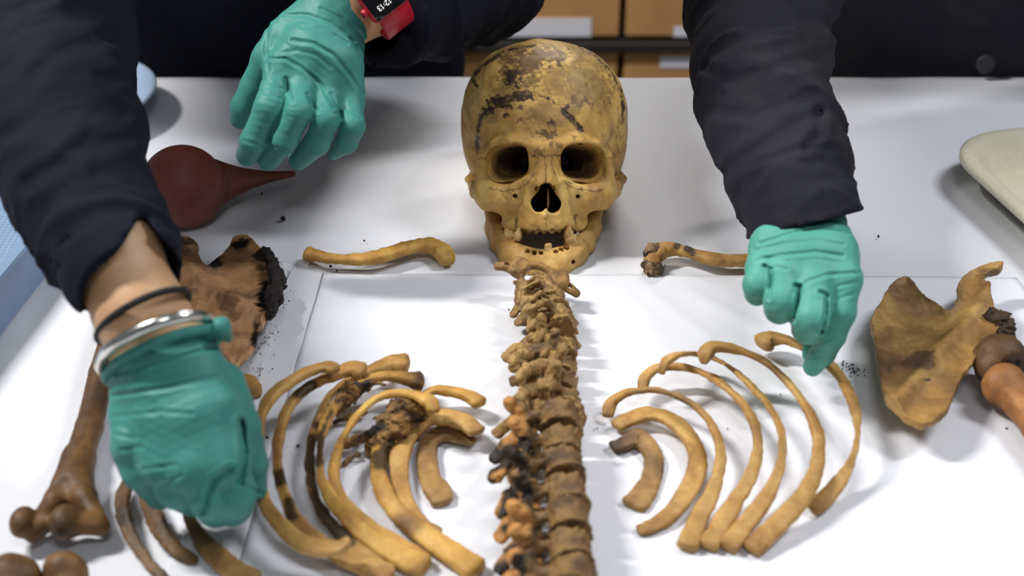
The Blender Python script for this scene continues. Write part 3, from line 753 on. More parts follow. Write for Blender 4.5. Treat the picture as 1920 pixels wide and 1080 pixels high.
rib(c4, [(1372, 100, 98), (1310, 104, 84), (1220, 135, 76), (1120, 175, 60), (1040, 235, 52), (985, 330, 48), (948, 440, 46), (932, 560, 46), (945, 670, 50), (985, 770, 56), (1060, 870, 62), (1160, 955, 70), (1260, 1020, 80)], M['rib'], 'left-hand rib blackened along its lower half, hugging the yellow one from outside', [1.4, 1.4, 1.5, 1.5, 1.4, 1.4, 1.3, 1.2, 1.1, .9, .7, .5, .3], seed=16, group=GL, soot=[(945, 450, 26), (932, 560, 30), (940, 640, 30), (958, 700, 32), (985, 770, 34), (1020, 825, 34), (1060, 870, 36), (1110, 915, 36), (965, 380, 18)])
rib(c4, [(1172, 140, 98), (1120, 128, 88), (1040, 160, 66), (950, 200, 64), (870, 260, 64), (815, 350, 58), (790, 460, 54), (788, 570, 56), (810, 680, 62), (845, 780, 66), (910, 870, 70), (1010, 950, 76), (1130, 1010, 84), (1300, 1075, 96)], M['rib'], 'brown and black mottled left-hand rib, second from the outside', [3., 3.2, 3.2, 3.1, 3., 2.8, 2.6, 2.3, 2., 1.7, 1.3, .9, .6, .3], seed=17, group=GL, soot=[(930, 200, 32), (880, 240, 24), (795, 620, 34), (840, 740, 26), (855, 800, 20)])
rib(c4, [(1048, 130, 76), (1010, 118, 70), (930, 140, 64), (850, 185, 70), (765, 250, 78), (712, 340, 62), (694, 450, 58), (692, 560, 58), (700, 660, 60), (740, 760, 66), (800, 845, 74), (880, 915, 78), (970, 950, 72), (1060, 950, 58), (1112, 920, 52)], M['rib'], 'outermost long left-hand rib, passing beside the gloved thumb', [4.4, 4.4, 4.2, 4., 3.8, 3.5, 3.2, 2.8, 2.6, 2.4, 2.3, 2.2, 2.1, 2.2, 2.6], seed=18, group=GL)
rib(c4, [(105, 632, 60), (80, 700, 84), (74, 780, 84), (100, 870, 70), (145, 950, 60), (200, 1030, 50), (270, 1100, 40)], M['rib_dark'], 'outermost short dark rib at lower left, beside the upper-arm bone', [.6, .8, .9, .8, .6, .4, .2], seed=21, group=GL)
rib(c4, [(165, 640, 40), (180, 700, 72), (215, 800, 84), (262, 890, 74), (320, 955, 60), (380, 995, 48), (412, 1008, 34)], M['rib_dark'], 'short dark rib at lower left coming out below the gloved knuckles', [.8, .8, .8, .7, .5, .3, .1], seed=22, group=GL)
rib(c4, [(360, 760, 40), (395, 840, 58), (440, 915, 76), (510, 990, 84), (590, 1050, 84), (680, 1095, 80)], M['rib_dull'], 'short brown rib held down by the gloved left-side fingers', [.9, .8, .7, .5, .4, .3], seed=23, group=GL)
rib(c4, [(600, 170, 60), (640, 200, 90), (668, 235, 84), (680, 255, 60)], M['rib'], 'small broken brown bone fragment showing beside the glove, above the left ribs', [.2, .2, .2, .2], seed=24, name='bone_fragment', cat='bone fragment', n=20, k=.4)
# collar bones
cL = crop(540, 420, 5.647); cR = crop(1180, 420, 7.385)
rib(cL, [(215, 318, 160), (270, 330, 150), (400, 358, 118), (560, 372, 112), (800, 370, 128), (1050, 322, 128), (1250, 258, 130), (1430, 225, 140), (1570, 250, 170), (1660, 320, 180), (1688, 385, 160)], M['rib_bright'], 'smooth yellow collarbone lying left of the skull', [.3, .3, .5, .6, .7, .7, .7, .6, .4, .3, .2], seed=31, name='collarbone', cat='collarbone', k=.75, z0=.008, tw=(0, 0))
clr = rib(cR, [(330, 560, 200), (320, 480, 260), (390, 400, 250), (500, 360, 210), (650, 355, 170), (850, 405, 145), (1050, 465, 150), (1300, 500, 165), (1600, 510, 170), (1800, 510, 170), (2050, 530, 180), (2250, 520, 190)], M['rib'], 'brown collarbone with a crusted end, right of the skull and partly under the glove', [.2, .3, .5, .6, .6, .6, .6, .6, .6, .6, .5, .5], seed=32, name='collarbone', cat='collarbone', k=.75, z0=.008, tw=(0, 0), soot=[(800, 340, 45), (870, 390, 45), (660, 310, 50)])

# dried tissue on the wrapped rib
def lump(name, pts_px, rs, mat, par, seed, amp=.002, h=.0009, zz=None, flat=1.0, freq=420, label=None):
    W = [np.append(P(x, y, z)[:2], T + z) for (x, y, z) in pts_px]
    W = np.array(W); c = W.mean(0)
    def f(p):
        q = p.copy(); q[:, 2] *= 1 / flat
        pts = [(w - c) * [1, 1, 1 / flat] for w in W]
        d = chain(q, pts, rs, .002)
        return (d + amp * noise(p, freq, seed, 3) + amp * .6 * noise(p, freq * 3.5, seed + 3, 2)) * .75
    R = max(rs) + amp * 2
    V, F = nets(f, (W - c).min(0) - R, (W - c).max(0) + R, h)
    V = V + c; V[:, 2] = np.maximum(V[:, 2], T + .0045)
    return add(name, V, F, mat, parent=par, attrs={'stain': np.clip(noise(V.astype(np.float32), 300, seed, 2), 0, 1), 'soot': np.clip(noise(V.astype(np.float32), 150, seed + 1, 2) - .4, 0, 1)}, label=label)
tr = [o for o in COL.objects if o.name.startswith('rib') and 'wrapped' in o.get('label', '')][0]
def q4(a, b, z): x, y = c4((a, b)); return (x, y, z)
lump('dried_tissue', [q4(1440, 285, .024), q4(1380, 330, .024), q4(1320, 400, .020), q4(1280, 440, .018), q4(1240, 490, .014)], [.007, .012, .012, .008, .004], M['tissue'], tr, 91, .0028)
lump('dried_tissue', [q4(1330, 420, .022), q4(1240, 420, .020), q4(1150, 450, .016), q4(1075, 485, .010)], [.007, .005, .003, .0018], M['tissue'], tr, 92, .0016)
lump('dried_tissue', [q4(1330, 480, .012), q4(1250, 475, .012), q4(1190, 500, .010)], [.008, .008, .003], M['tissue'], tr, 93, .0022)
lump('dried_tissue', [q4(1180, 330, .010), q4(1120, 350, .010), q4(1050, 372, .008)], [.003, .0025, .0014], M['tissue'], tr, 94, .001)
lump('dried_tissue', [q4(1150, 520, .008), q4(1095, 560, .006)], [.0025, .0015], M['tissue'], tr, 97, .001)
ty = [o for o in COL.objects if o.name.startswith('rib') and 'char line' in o.get('label', '')][0]
lump('dried_tissue', [q4(1200, 195, .030), q4(1130, 225, .030), q4(1080, 280, .028), q4(1050, 320, .026)], [.004, .0065, .0055, .003], M['tissue'], ty, 95, .0022)
lump('dried_tissue', [q4(1280, 200, .034), q4(1220, 190, .034), q4(1150, 205, .034)], [.0012, .002, .0025], M['tissue'], ty, 96, .0008)
lump('crust', [(1211, 500, .010), (1222, 505, .009), (1236, 503, .008)], [.004, .006, .004], M['crust_tan'], clr, 98, .0018)
lump('crust', [(1212, 478, .014), (1222, 470, .016), (1236, 466, .015)], [.004, .005, .004], M['crust_tan'], clr, 99, .0014)
# ------------------------------------------------------------------ spine
def basis(zd, ant):
    z = np.asarray(zd, float); z /= np.linalg.norm(z)
    y = np.asarray(ant, float); y = y - z * (y @ z); y /= np.linalg.norm(y)
    return np.stack([np.cross(y, z), y, z], 0)
def vertebra(c, B, rx, ry, hh, spl, spd, trl, trd, tru, mat, label, seed, cerv=False, char=0.0, group='vertebrae of the spine', h=.7, tilt=0.0, name='vertebra'):
    rnd = np.random.RandomState(seed)
    bk = 1.25 if char else 1.0
    ag = 7.0 if not cerv else 6.5
    def f(p):
        x, y, z = p[:, 0], p[:, 1], p[:, 2]; q = p.copy(); q[:, 0] = np.abs(x)
        waist = 1 - .13 * (1 - np.clip(np.abs(z) / hh, 0, 1) ** 3)
        rad = (np.abs(x / rx) ** 2.3 + np.abs(y / ry) ** 2.3) ** (1 / 2.3)
        d = (rad - waist) * ry
        d = smax(d, np.abs(z) - hh + 1.2 * np.exp(-(rad * 1.6) ** 2), 1.6)
        if cerv: d = smin(d, chain(q, [(rx * .85, 0, hh * .6), (rx, -1, hh + 3)], [2.2, 1.6]), 2)
        yb = -ry
        # arch
        px_ = rx * .62 if not cerv else rx * .9
        d = smin(d, cone(q, (px_, yb + 2, 2), (px_ + 1, yb - ag, 1), 3.4, 3.2), 2.5)
        d = smin(d, chain(q, [(px_ + 1, yb - ag, 1), (px_ * .6, yb - ag - 5, -1), (0, yb - ag - 8.5, -2)], [4.8, 4.8, 4.8] if not cerv else [4, 3.8, 3.6], 2), 2)
        # spinous
        pq = p * np.array([1.45, 1, .8], np.float32)
        d = smin(d, chain(pq, [(0, yb - ag - 7, -2), (0, yb - ag - 7 - spl * .6, -2 - spd * .4), (rnd.uniform(-2, 2), yb - ag - 7 - spl, -2 - spd)], [4.6 * bk, 3.8 * bk, 4.0 * bk] if not cerv else [4.2, 3.2, 3.2], 2), 2.5)
        # transverse
        tp = chain(q, [(px_ + 1, yb - ag + 1, 1), (px_ + trl * .6, yb - ag + 1 - trd * .5, 1 + tru * .5), (px_ + trl, yb - ag + 1 - trd, 1 + tru)], [4.0 * bk, 3.3 * bk * bk, 4.3 * bk] if not cerv else [3.6, 3.0, 3.8], 2)
        if cerv:
            tp = np.minimum(tp, chain(q, [(rx * .9, 1, 0), (px_ + trl * .9, -1, 0), (px_ + trl, yb - 3, 0)], [2.2, 1.8, 2.2], 1))
        d = smin(d, tp, 2)
        # facets
        d = smin(d, cone(q, (px_ + 2, yb - ag - 1, 3), (px_ + 2.5, yb - ag - 2, hh + 4), 3.4, 3.2), 2)
        d = smin(d, cone(q, (px_ + 2, yb - ag - 2, -3), (px_ + 1.5, yb - ag - 4, -hh - 4), 3.2, 3.0), 2)
        d = smax(d, -cone(p, (0, yb - ag * .55, -40), (0, yb - ag * .55, 40), 6.6 if cerv else 6.0, 6.6 if cerv else 6.0), 1.5)
        return (d + (1.0 if cerv else .6) * noise(p, .32, seed, 3) + .6 * noise(p, .9, seed + 50, 2)) * .85
    L = max(rx + trl + 8, spl + ry + ag + 14)
    V, F = nets(f, (-(rx + trl + 8), -(ry + ag + 12 + spl + 6), -(hh + spd + 12)), (rx + trl + 8, ry + 4, hh + 14), h)
    W = V / 1000 @ B + c
    vf = V.astype(np.float32)
    post = np.clip((-V[:, 1] - ry - 4) / 6, 0, 1)
    so = np.clip(char * post * (.85 + 1.9 * noise(vf, .14, seed + 9, 2)), 0, .93)
    org = np.clip(char * post * (.18 - 1.9 * noise(vf, .14, seed + 9, 2)), 0, 1)
    st = np.clip(noise(vf, .2, seed + 3, 3) - .1, 0, 1) * .8
    o = add(name, W, F, mat, attrs={'stain': st * (1 - org), 'soot': so, 'orange': org}, label=label, cat='vertebra', group=group)
    low = W[:, 2].min() - (T + .0042)
    if low < 0: o.location.z -= low; o['_org'] = list(o.location)
    return o
# give the two spine materials the raw orange bone seen where the char has flaked off
for k in ('vert', 'vert_low'):
    m = M[k]; nt = m.node_tree; b = nt.nodes['Principled BSDF']; src = b.inputs['Base Color'].links[0].from_socket
    a = nt.nodes.new('ShaderNodeAttribute'); a.attribute_name = 'orange'; mx = nt.nodes.new('ShaderNodeMix'); mx.data_type = 'RGBA'
    nt.links.new(a.outputs['Fac'], mx.inputs[0]); nt.links.new(src, mx.inputs[6]); mx.inputs[7].default_value = srgb(188, 132, 70); nt.links.new(mx.outputs[2], b.inputs['Base Color'])

# atlas: ring with wings, propped under the chin
ca = P(1010, 517, .031)
za = UP * .55 - FW * .85 + RT * .12                     # ring axis leans to the viewer
Ba = basis(za, UP * 1.0 + RT * .35)                     # local y = front arch, up the picture
def atlas(p):
    q = p.copy(); q[:, 0] = np.abs(p[:, 0])
    th = np.linspace(-.1, math.pi / 2, 7)
    ring = chain(q, [(17.5 * math.cos(a), 11 * math.sin(a), 0) for a in th], [5.0, 4.6, 4.0, 3.6, 3.4, 3.6, 4.2], 2)
    ring = smin(ring, chain(q, [(17.5 * math.cos(a), -16 * math.sin(a), 0) for a in th], [5.0, 4.4, 3.6, 3.2, 3.0, 3.2, 3.8], 2), 2)
    d = smin(ring, sell(q, (20, 2, 0), (8.5, 11, 7.5), 2.4), 3)
    d = smax(d, -ell(q, (19, 3, 9.5), (6.5, 9, 4)), 1.5)
    d = smin(d, chain(q, [(24, -1, 0), (33, -2, -1), (39, -4, -2)], [5.5, 4.0, 4.0], 3), 3)
    d = smax(d, -cone(p, (31.5, -1, -20), (31.5, -1, 20), 2.6, 2.6), 1)
    d = smax(d, -cone(p, (-31.5, -1, -20), (-31.5, -1, 20), 2.6, 2.6), 1)
    return (d + .8 * noise(p, .3, 5, 3)) * .9
V, F = nets(atlas, (-48, -28, -14), (48, 24, 14), .7)
V = V * .84
W = V / 1000 @ Ba + ca
at = add('atlas_vertebra', W, F, M['rib_dull'], attrs={'stain': np.clip(noise(V.astype(np.float32), .2, 8, 3), 0, 1) * .6, 'soot': 0 * V[:, 0]}, label='ring-shaped topmost neck vertebra with wide wings, propped against the chin', cat='vertebra')

spine = [  # px, py, z cm, kind, anterior direction, name
    (1004, 564, 1.7, 'c', (.9, 0.1, .55)), (1011, 574, 2.0, 'c', (.85, 0, .6)), (1018, 583, 2.2, 'c', (.85, 0, .6)), (1024, 599, 2.2, 'c', (.85, 0, .6)), (1031, 617, 2.2, 'c', (.8, 0, .6)), (1037, 639, 2.2, 'c7', (.8, 0, .5)),
    (1038, 664, 2.2, 't', (.75, 0, -.25)), (1036, 694, 2.2, 't', (.55, 0, -.6)), (1038, 726, 2.2, 't', (.6, 0, -.65)), (1044, 760, 2.2, 't', (.75, 0, -.5)), (1050, 796, 2.2, 't', (.85, 0, -.3)),
    (1052, 836, 2.1, 'T', (1, 0, .2)), (1055, 880, 2.1, 'T', (1, 0, .25)), (1058, 926, 2.1, 'T', (1, 0, .25)), (1064, 974, 2.1, 'T', (1, 0, .25)), (1067, 1026, 2.1, 'T', (1, 0, .25)), (1070, 1082, 2.1, 'T', (1, 0, .25)), (1073, 1142, 2.1, 'T', (1, 0, .25))]
ordn = ['second', 'third', 'fourth', 'fifth', 'sixth', 'seventh', 'eighth', 'ninth', 'tenth', 'eleventh', 'twelfth', 'thirteenth', 'fourteenth', 'fifteenth', 'sixteenth', 'seventeenth', 'eighteenth', 'nineteenth']
desc = {'c': 'thin knobbly neck vertebra', 'c7': 'low neck vertebra with a longer spine', 't': 'brown chest vertebra with slanting spines', 'T': 'thick dark chest vertebra, its left-hand spines charred'}
pts = [P(a + {'c': 13, 'c7': 12, 't': 4, 'T': -13}[k], b, z / 100) for (a, b, z, k, an) in spine]
for i, (a, b, z, k, an) in enumerate(spine):
    zd = pts[max(i - 1, 0)] - pts[min(i + 1, len(pts) - 1)]
    rn = np.random.RandomState(i + 3)
    an = np.array(an) + rn.uniform(-.12, .12, 3)
    B = basis(zd + np.array([rn.uniform(-.006, .006), 0, rn.uniform(-.004, .004)]), an)
    lab = '%s, %s in the column from the skull down' % (desc[k], ordn[i])
    nm = 'vertebra'
    c = pts[i].copy()
    if k == 'c': vertebra(c + B[1] * .003, B, 12, 9, 5.2, 9, 3, 4 if i < 2 else 10, -2, 1, M['vert'], lab, 100 + i, cerv=True)
    elif k == 'c7': vertebra(c + B[1] * .003, B, 12, 9, 5.8, 18, 5, 13, 2, 2, M['vert'], lab, 100 + i, cerv=True)
    elif k == 't': vertebra(c + B[1] * .004, B, 14.5, 12.5, 7.6, 17, 22, 13, 6, 3, M['vert'], lab, 100 + i)
    else: vertebra(c + B[1] * .004, B, 15.5, 14, 10.2, 17, 13, 14, 8, 3, M['vert_low'], lab, 100 + i, char=1.0, h=.85)

# ------------------------------------------------------------------ shoulder blades
def blade(poly_px, zc, mat, label, seed, thick, bump, soot=None, stainf=None, tissue=None):
    pl = np.array([P(x, y, zc)[:2] for x, y in poly_px]); c = np.append(pl.mean(0), T + zc)
    pl = smooth_poly((pl - c[:2]) * 1000, 1)
    def f(p):
        n = noise(p, .12, seed, 2) * 1.1 + noise(p, .5, seed + 1, 2) * .5
        d2 = poly2(p[:, 0], p[:, 1], pl) + n
        zz, th = bump(p[:, 0], p[:, 1], -d2, n)
        return smax(d2, np.abs(p[:, 2] - zz) - th, 2.0) * .8
    lo = np.append(pl.min(0) - 3, -26); hi = np.append(pl.max(0) + 3, 26)
    V, F = nets(f, lo, hi, 1.1)
    vf = V.astype(np.float32)
    W = V / 1000 + c
    px = project(W)
    st = stainf(px, vf) if stainf else 0 * V[:, 0]; so = soot(px, vf) if soot else 0 * V[:, 0]
    return add('shoulder_blade', W, F, mat, attrs={'stain': st, 'soot': so}, label=label, cat='shoulder blade'), c
def blob(px, x, y, rx, ry, n, s=2.5): return np.clip((1.1 - np.hypot((px[:, 0] - x) / rx, (px[:, 1] - y) / ry) + .35 * n) * s, 0, 1)
c8 = crop(1280, 380, 2.4)
polR = [c8(a) for a in [(985, 350), (1012, 350), (1035, 372), (1060, 410), (1110, 440), (1160, 462), (1190, 487), (1220, 470), (1230, 435), (1232, 395), (1250, 365), (1285, 335), (1330, 318), (1375, 300), (1415, 300), (1440, 316), (1430, 335), (1395, 342), (1355, 352), (1348, 375), (1372, 415), (1372, 455), (1392, 480), (1420, 540), (1415, 590), (1375, 640), (1330, 705), (1285, 765), (1240, 825), (1215, 890), (1205, 930), (1180, 975), (1130, 1003), (1070, 1022), (1000, 985), (935, 925), (895, 845), (876, 740), (855, 640), (845, 565), (860, 495), (905, 425), (945, 375)]]
def bumpR(x, y, ins, n):
    # thick outer border running to the socket, hollow middle
    r = poly2(x, y, [(0, 0), (0, 0.1), (0.1, 0)])  # distance from the centroid
    edge = np.exp(-np.maximum(ins, 0) / 5.0)
    zz = -7 * np.exp(-((x + 8) ** 2 + (y - 4) ** 2) / 900) + 3 * edge + x * .03
    ridge = np.exp(-((x * .80 - y * .60 - 12) / 7.0) ** 2)
    zz = zz + 3.5 * ridge + n * .6
    th = 1.6 + 2.0 * edge + 3.2 * ridge
    return zz, th
sR, cR_ = blade(polR, .030, M['scap'], 'ochre shoulder blade with a hooked tip, at the right edge of the paper', 201, 2, bumpR,
            stainf=lambda px, v: np.maximum.reduce([blob(px, 1727, 675, 40, 18, noise(v, .3, 3, 2)) * .85, blob(px, 1740, 712, 10, 4, noise(v, .3, 4, 2)), blob(px, 1668, 693, 5, 6, noise(v, .3, 5, 2)), blob(px, 1860, 515, 30, 12, noise(v, .3, 5, 2)) * .6, np.clip(noise(v, .06, 6, 3) * .9, 0, .6)]))
lump('socket_crust', [(1862, 590, .036), (1875, 600, .034), (1880, 620, .030), (1862, 630, .026)], [.006, .007, .008, .006], M['crust'], sR, 211, .002, label='dark crust at the socket')
c2b = crop(310, 420, 3.6)
polL = [c2b(a) for a in [(60, 140), (115, 118), (180, 130), (232, 165), (245, 188), (228, 205), (236, 255), (262, 300), (290, 306), (325, 272), (395, 222), (452, 155), (463, 108), (520, 92), (572, 100), (640, 170), (700, 240), (750, 310), (770, 380), (752, 460), (728, 560), (680, 660), (640, 745), (600, 830), (540, 920), (480, 990), (440, 970), (380, 900), (300, 800), (200, 700), (100, 620), (0, 540), (-40, 440), (-10, 360), (40, 310), (85, 250), (110, 212), (95, 185), (60, 175)]]
def bumpL(x, y, ins, n):
    edge = np.exp(-np.maximum(ins, 0) / 5.0)
    zz = -4 * np.exp(-((x - 4) ** 2 + (y + 4) ** 2) / 900) + 2.5 * edge - x * .05 + n * .7
    ridge = np.exp(-((x * .7 + y * .7 + 8) / 9.0) ** 2)
    return zz + 4 * ridge, 1.8 + 1.6 * edge + 2.5 * ridge
def sootL(px, v):
    n = noise(v, .35, 8, 3)
    right = np.maximum.reduce([blob(px, 505, 560, 24, 42, n), blob(px, 518, 515, 12, 34, n), blob(px, 482, 635, 13, 26, n), blob(px, 452, 456, 22, 14, n), blob(px, 492, 478, 16, 14, n) * .9, blob(px, 350, 452, 28, 9, n) * .8, blob(px, 402, 490, 18, 12, n), blob(px, 345, 470, 12, 10, n) * .5, blob(px, 490, 502, 12, 9, n) * .7])
    return right
sL, cL_ = blade(polL, .026, M['scap_pink'], 'tan shoulder blade with a charred black edge, beside the bare wrist', 221, 2, bumpL, soot=sootL,
            stainf=lambda px, v: np.maximum.reduce([blob(px, 428, 573, 22, 28, noise(v, .3, 3, 2)) * .7, blob(px, 350, 545, 16, 10, noise(v, .4, 4, 2)) * .7, blob(px, 455, 480, 40, 16, noise(v, .4, 4, 2)) * .6, np.clip(noise(v, .08, 6, 3) * .9, 0, .6)]))
lump('charred_rim', [(497, 468, .032), (512, 498, .033), (520, 530, .032), (513, 562, .031), (505, 590, .030)], [.003, .004, .005, .006, .004], M['soil'], sL, 231, .0022, label='crumbly black charred rim')

# clear bag under the left blade
t = NT('clear_plastic')
M['plastic'] = t.out(srgb(236, 238, 242), .12, t.bump(t.noise(60, 3, .6, 1.2), .8, .003), Transmission_Weight=.0, Alpha=.42, Specular_IOR_Level=.8)
bag = sheet('plastic_bag', [P(300, 500), P(546, 508), P(488, 730), P(290, 700)], .0068, M['plastic'], 'crumpled clear plastic bag under the charred left shoulder blade', nx=60, ny=60, amp=.0026, seed=12, rag=.002,
            creases=[(P(532, 512), P(500, 640), .004, .006), (P(510, 560), P(440, 700), .004, .006), (P(520, 640), P(470, 700), .003, .006)])
bag['category'] = 'bag'

# ------------------------------------------------------------------ arm bones
def sdf_bone(name, fn, pts, R, mat, label, cat, h=1.0, par=None, seed=0, lip=1.9, soot=None):
    c = np.asarray(pts).mean(0)
    lp = (np.asarray(pts) - c) * 1000
    V, F = nets(lambda p: fn(p, lp), lp.min(0) - R, lp.max(0) + R, h, lip=lip)
    vf = V.astype(np.float32)
    W = V / 1000 + c; W[:, 2] = np.maximum(W[:, 2], T + .0042)
    return add(name, W, F, mat, parent=par, attrs={'stain': np.clip(noise(vf, .1, seed, 3) * 1.1, 0, 1) * .7, 'soot': soot(vf) if soot else 0 * V[:, 0]}, label=label, cat=cat)
c6 = crop(0, 380, 1.543)
c9 = crop(0, 820, 4.154)
hp = [P(208, 640, .022), P(190, 700, .020), P(168, 800, .018), P(148, 860, .018), P(132, 905, .019),          # shaft 0-4
      P(*c9((180, 660)), .020), P(*c9((290, 700)), .016), P(*c9((370, 660)), .018), P(*c9((505, 660)), .022), P(*c9((640, 650)), .020), P(*c9((740, 680)), .018), P(*c9((800, 700)), .016), P(250, 520, .022)]
def humL(p, k):
    d = chain(p, [k[12], k[0], k[1], k[2], k[3], k[4]], [9.5, 9, 9, 9.5, 9.5, 9], 2)
    d = smin(d, chain(p, [k[3], (k[4] + k[6]) / 2 + [0, 6, 0], k[6]], [8, 7, 7], 4), 8)
    d = smin(d, chain(p, [k[3], (k[4] + k[10]) / 2 + [0, 5, 0], k[11]], [8, 8, 4.5], 4), 8)
    d = smin(d, ell(p, k[5], (8.5, 11, 9.5)), 2)
    d = smin(d, cone(p, k[6], k[7], 5, 6), 4)
    d = smin(d, ell(p, k[8], (9.5, 12, 11)), 2.5)
    d = smin(d, cone(p, k[8], k[10], 8, 7), 4); d = smin(d, cone(p, k[6] + [-2, -6, -3], k[6], 4, 6), 3)
    d = smax(d, -ell(p, (k[4] * .5 + k[7] * .5) + np.array([0, 7, 12]), (6.5, 7, 6)), 3)
    return (d + noise(p, .07, 300, 3) * .4) * .9
sdf_bone('upper_arm_bone', humL, hp, 18, M['shaft'], 'dark brown upper arm bone with a knobbed elbow end, at lower left', 'arm bone', 1.2, seed=301)
c10 = crop(1700, 480, 3.177)
hr = [P(*c10((555, 615)), .030), P(*c10((480, 700)), .022), P(*c10((600, 760)), .026), P(1915, 760, .022), P(1960, 830, .020), P(2040, 960, .018), P(2110, 1080, .016)]
def humR(p, k):
    d = chain(p, [k[2], k[3], k[4], k[5], k[6]], [14, 12, 10, 10, 12], 2)
    d = smin(d, ell(p, k[2] + [-3, -2, 0], (15, 12, 15)), 6)
    return (d + noise(p, .12, 310, 3) * 1.2) * .9
hR = sdf_bone('upper_arm_bone', humR, hr[2:] , 20, M['orange'], 'orange upper arm bone with a detached ball head, at the right edge', 'arm bone', 1.2, seed=311) if False else None
def humR2(p, k):
    d = chain(p, [k[0], k[1], k[2], k[3], k[4]], [14, 12, 9.5, 9.5, 11], 2)
    d = smin(d, ell(p, k[0] + [-4, -2, 0], (15, 13, 15)), 6)
    return (d + noise(p, .12, 310, 3) * 1.2) * .9
hR = sdf_bone('upper_arm_bone', humR2, hr[2:], 20, M['orange_dark'], 'orange upper arm bone with a dark ball head, cut by the right picture edge', 'arm bone', 1.2, seed=311)
def headR(p, k):
    d = ell(p, k[0], (20, 19, 19))
    d = smin(d, cone(p, k[0] + [-8, -8, -4], k[1], 12, 7), 5)
    d = smax(d, -(ell(p, k[0] + [14, -22, 2], (22, 12, 20))), 3)
    return (d + noise(p, .15, 320, 3) * 1.0) * .9
sdf_bone('ball_head', headR, hr[:2], 26, M['shaft'], 'greenish-brown ball head', None, 1.2, par=hR, seed=321)
lump('broken_surface', [(*c10((490, 655)), .030), (*c10((560, 645)), .034), (*c10((630, 625)), .034)], [.004, .005, .004], M['crust'], hR, 322, .0018)
# two knuckle ends at the bottom-left corner
k1 = [P(22, 1088, .020), P(40, 1100, .018), P(10, 1180, .014), P(-30, 1300, .012)]
def ulna(p, k):
    d = chain(p, [k[0], k[2], k[3]], [15, 9, 8], 5); d = smin(d, ell(p, k[0], (19, 15, 17)), 4); d = smin(d, ell(p, k[1], (10, 10, 12)), 4)
    return (d + noise(p, .15, 330, 3) * 1.0) * .9
sdf_bone('forearm_bone', ulna, k1, 22, M['shaft'], 'rounded end of a forearm bone in the bottom left corner', 'forearm bone', 1.3, seed=331)
k2 = [P(122, 1078, .020), P(105, 1070, .018), P(118, 1180, .014), P(100, 1300, .012)]
def radius(p, k):
    d = chain(p, [k[0], k[2], k[3]], [12, 8, 8], 5); d = smin(d, ell(p, k[0], (13, 12, 16)), 4); d = smin(d, ell(p, k[1], (7, 9, 12)), 3)
    return (d + noise(p, .15, 340, 3) * 1.0) * .9
sdf_bone('forearm_bone', radius, k2, 22, M['shaft'], 'second forearm bone end, just right of the one in the bottom left corner', 'forearm bone', 1.3, seed=341)

# ------------------------------------------------------------------ rubber blower
bc = P(343, 350, .036); tip = P(551, 326, .012)
ax = tip - bc; LN = np.linalg.norm(ax); r = .0365
prof = [(-r * math.cos(a), r * math.sin(a)) for a in np.linspace(.06, math.pi * .80, 26)]
t0, r0 = prof[-1]
for s in np.linspace(.04, 1, 18): prof.append((t0 + (LN - t0) * s, .0028 + (r0 - .0028) * (1 - s) ** 2.6 * .74 + .0062 * (1 - s)))
t = NT('red_rubber'); M['rubber'] = t.out(t.ramp(t.noise(40, 4), [(.35, srgb(106, 52, 40)), (.65, srgb(126, 63, 48))]), .55, t.bump(t.noise(500, 3), .2, .0004))
ra = root('rubber_blower', (bc[0], bc[1], T + .001), 'red-brown rubber bulb blower with a long nozzle, beside the dark left sleeve', 'blower')
cut = 27
V, F = lathe(prof[:cut], bc, ax, 48); add('bulb', V, F, M['rubber'], parent=ra)
V, F = lathe(prof[cut - 1:], bc, ax, 32); add('nozzle', V, F, M['rubber'], parent=ra)

# ------------------------------------------------------------------ trays
def loop_rr(hx, hy, rad, off, n=10):
    pts = []
    for (sx, sy, a0) in ((1, 1, 0), (-1, 1, 90), (-1, -1, 180), (1, -1, 270)):
        for k in range(n + 1):
            a = math.radians(a0 + 90 * k / n); rr = max(rad - off, .004)
            pts.append((sx * (hx - rad) + math.cos(a) * rr - (0 if rad - off > .004 else sx * (off - rad + .004)), sy * (hy - rad) + math.sin(a) * rr - (0 if rad - off > .004 else sy * (off - rad + .004))))
    return np.array(pts)
def tray(name, c, ang, hx, hy, rad, prof, mat, label, cat):
    R = np.array([[math.cos(ang), -math.sin(ang)], [math.sin(ang), math.cos(ang)]])
    V = []; F = []; n = 0
    for (off, z) in prof:
        l = loop_rr(hx, hy, rad, off) @ R.T + c[:2]; V.append(np.column_stack([l, np.full(len(l), T + z)])); n = len(l)
    m = len(prof)
    for i in range(m - 1):
        for j in range(n): k = (j + 1) % n; F.append((i * n + j, i * n + k, (i + 1) * n + k, (i + 1) * n + j))
    F.append(tuple((m - 1) * n + j for j in range(n))); F.append(tuple(range(n))[::-1])
    return add(name, np.concatenate(V), F, mat, label=label, cat=cat)
t = NT('pulp_cream'); vt = t.n('ShaderNodeTexVoronoi'); vt.inputs['Scale'].default_value = 260; t.t.links.new(t.tc.outputs['Object'], vt.inputs['Vector'])
M['pulp'] = t.out(t.ramp(t.noise(30, 4), [(.35, srgb(196, 190, 166)), (.65, srgb(208, 202, 180))]), .8, t.bump(vt.outputs['Distance'], .5, .0012))
a1 = P(1830, 330, .034); a2 = P(1920, 412, .034); u = (a2 - a1)[:2]; u /= np.linalg.norm(u); ang = math.atan2(u[1], u[0])
nrm = np.array([-u[1], u[0]]); nrm = nrm if nrm[1] > 0 else -nrm
apex = P(1803, 262, .034)[:2]
hx, hy = .15, .11
corner = a1[:2] - u * .075
cen = corner + u * hx + nrm * hy
pr = [(.034, .0046), (.030, .005), (.006, .026), (.004, .030), (.0, .0305), (.0, .034), (.003, .0362), (.010, .0365), (.015, .0345), (.019, .030), (.034, .0125), (.037, .0105), (.041, .0098), (.045, .0098), (.055, .0098)]
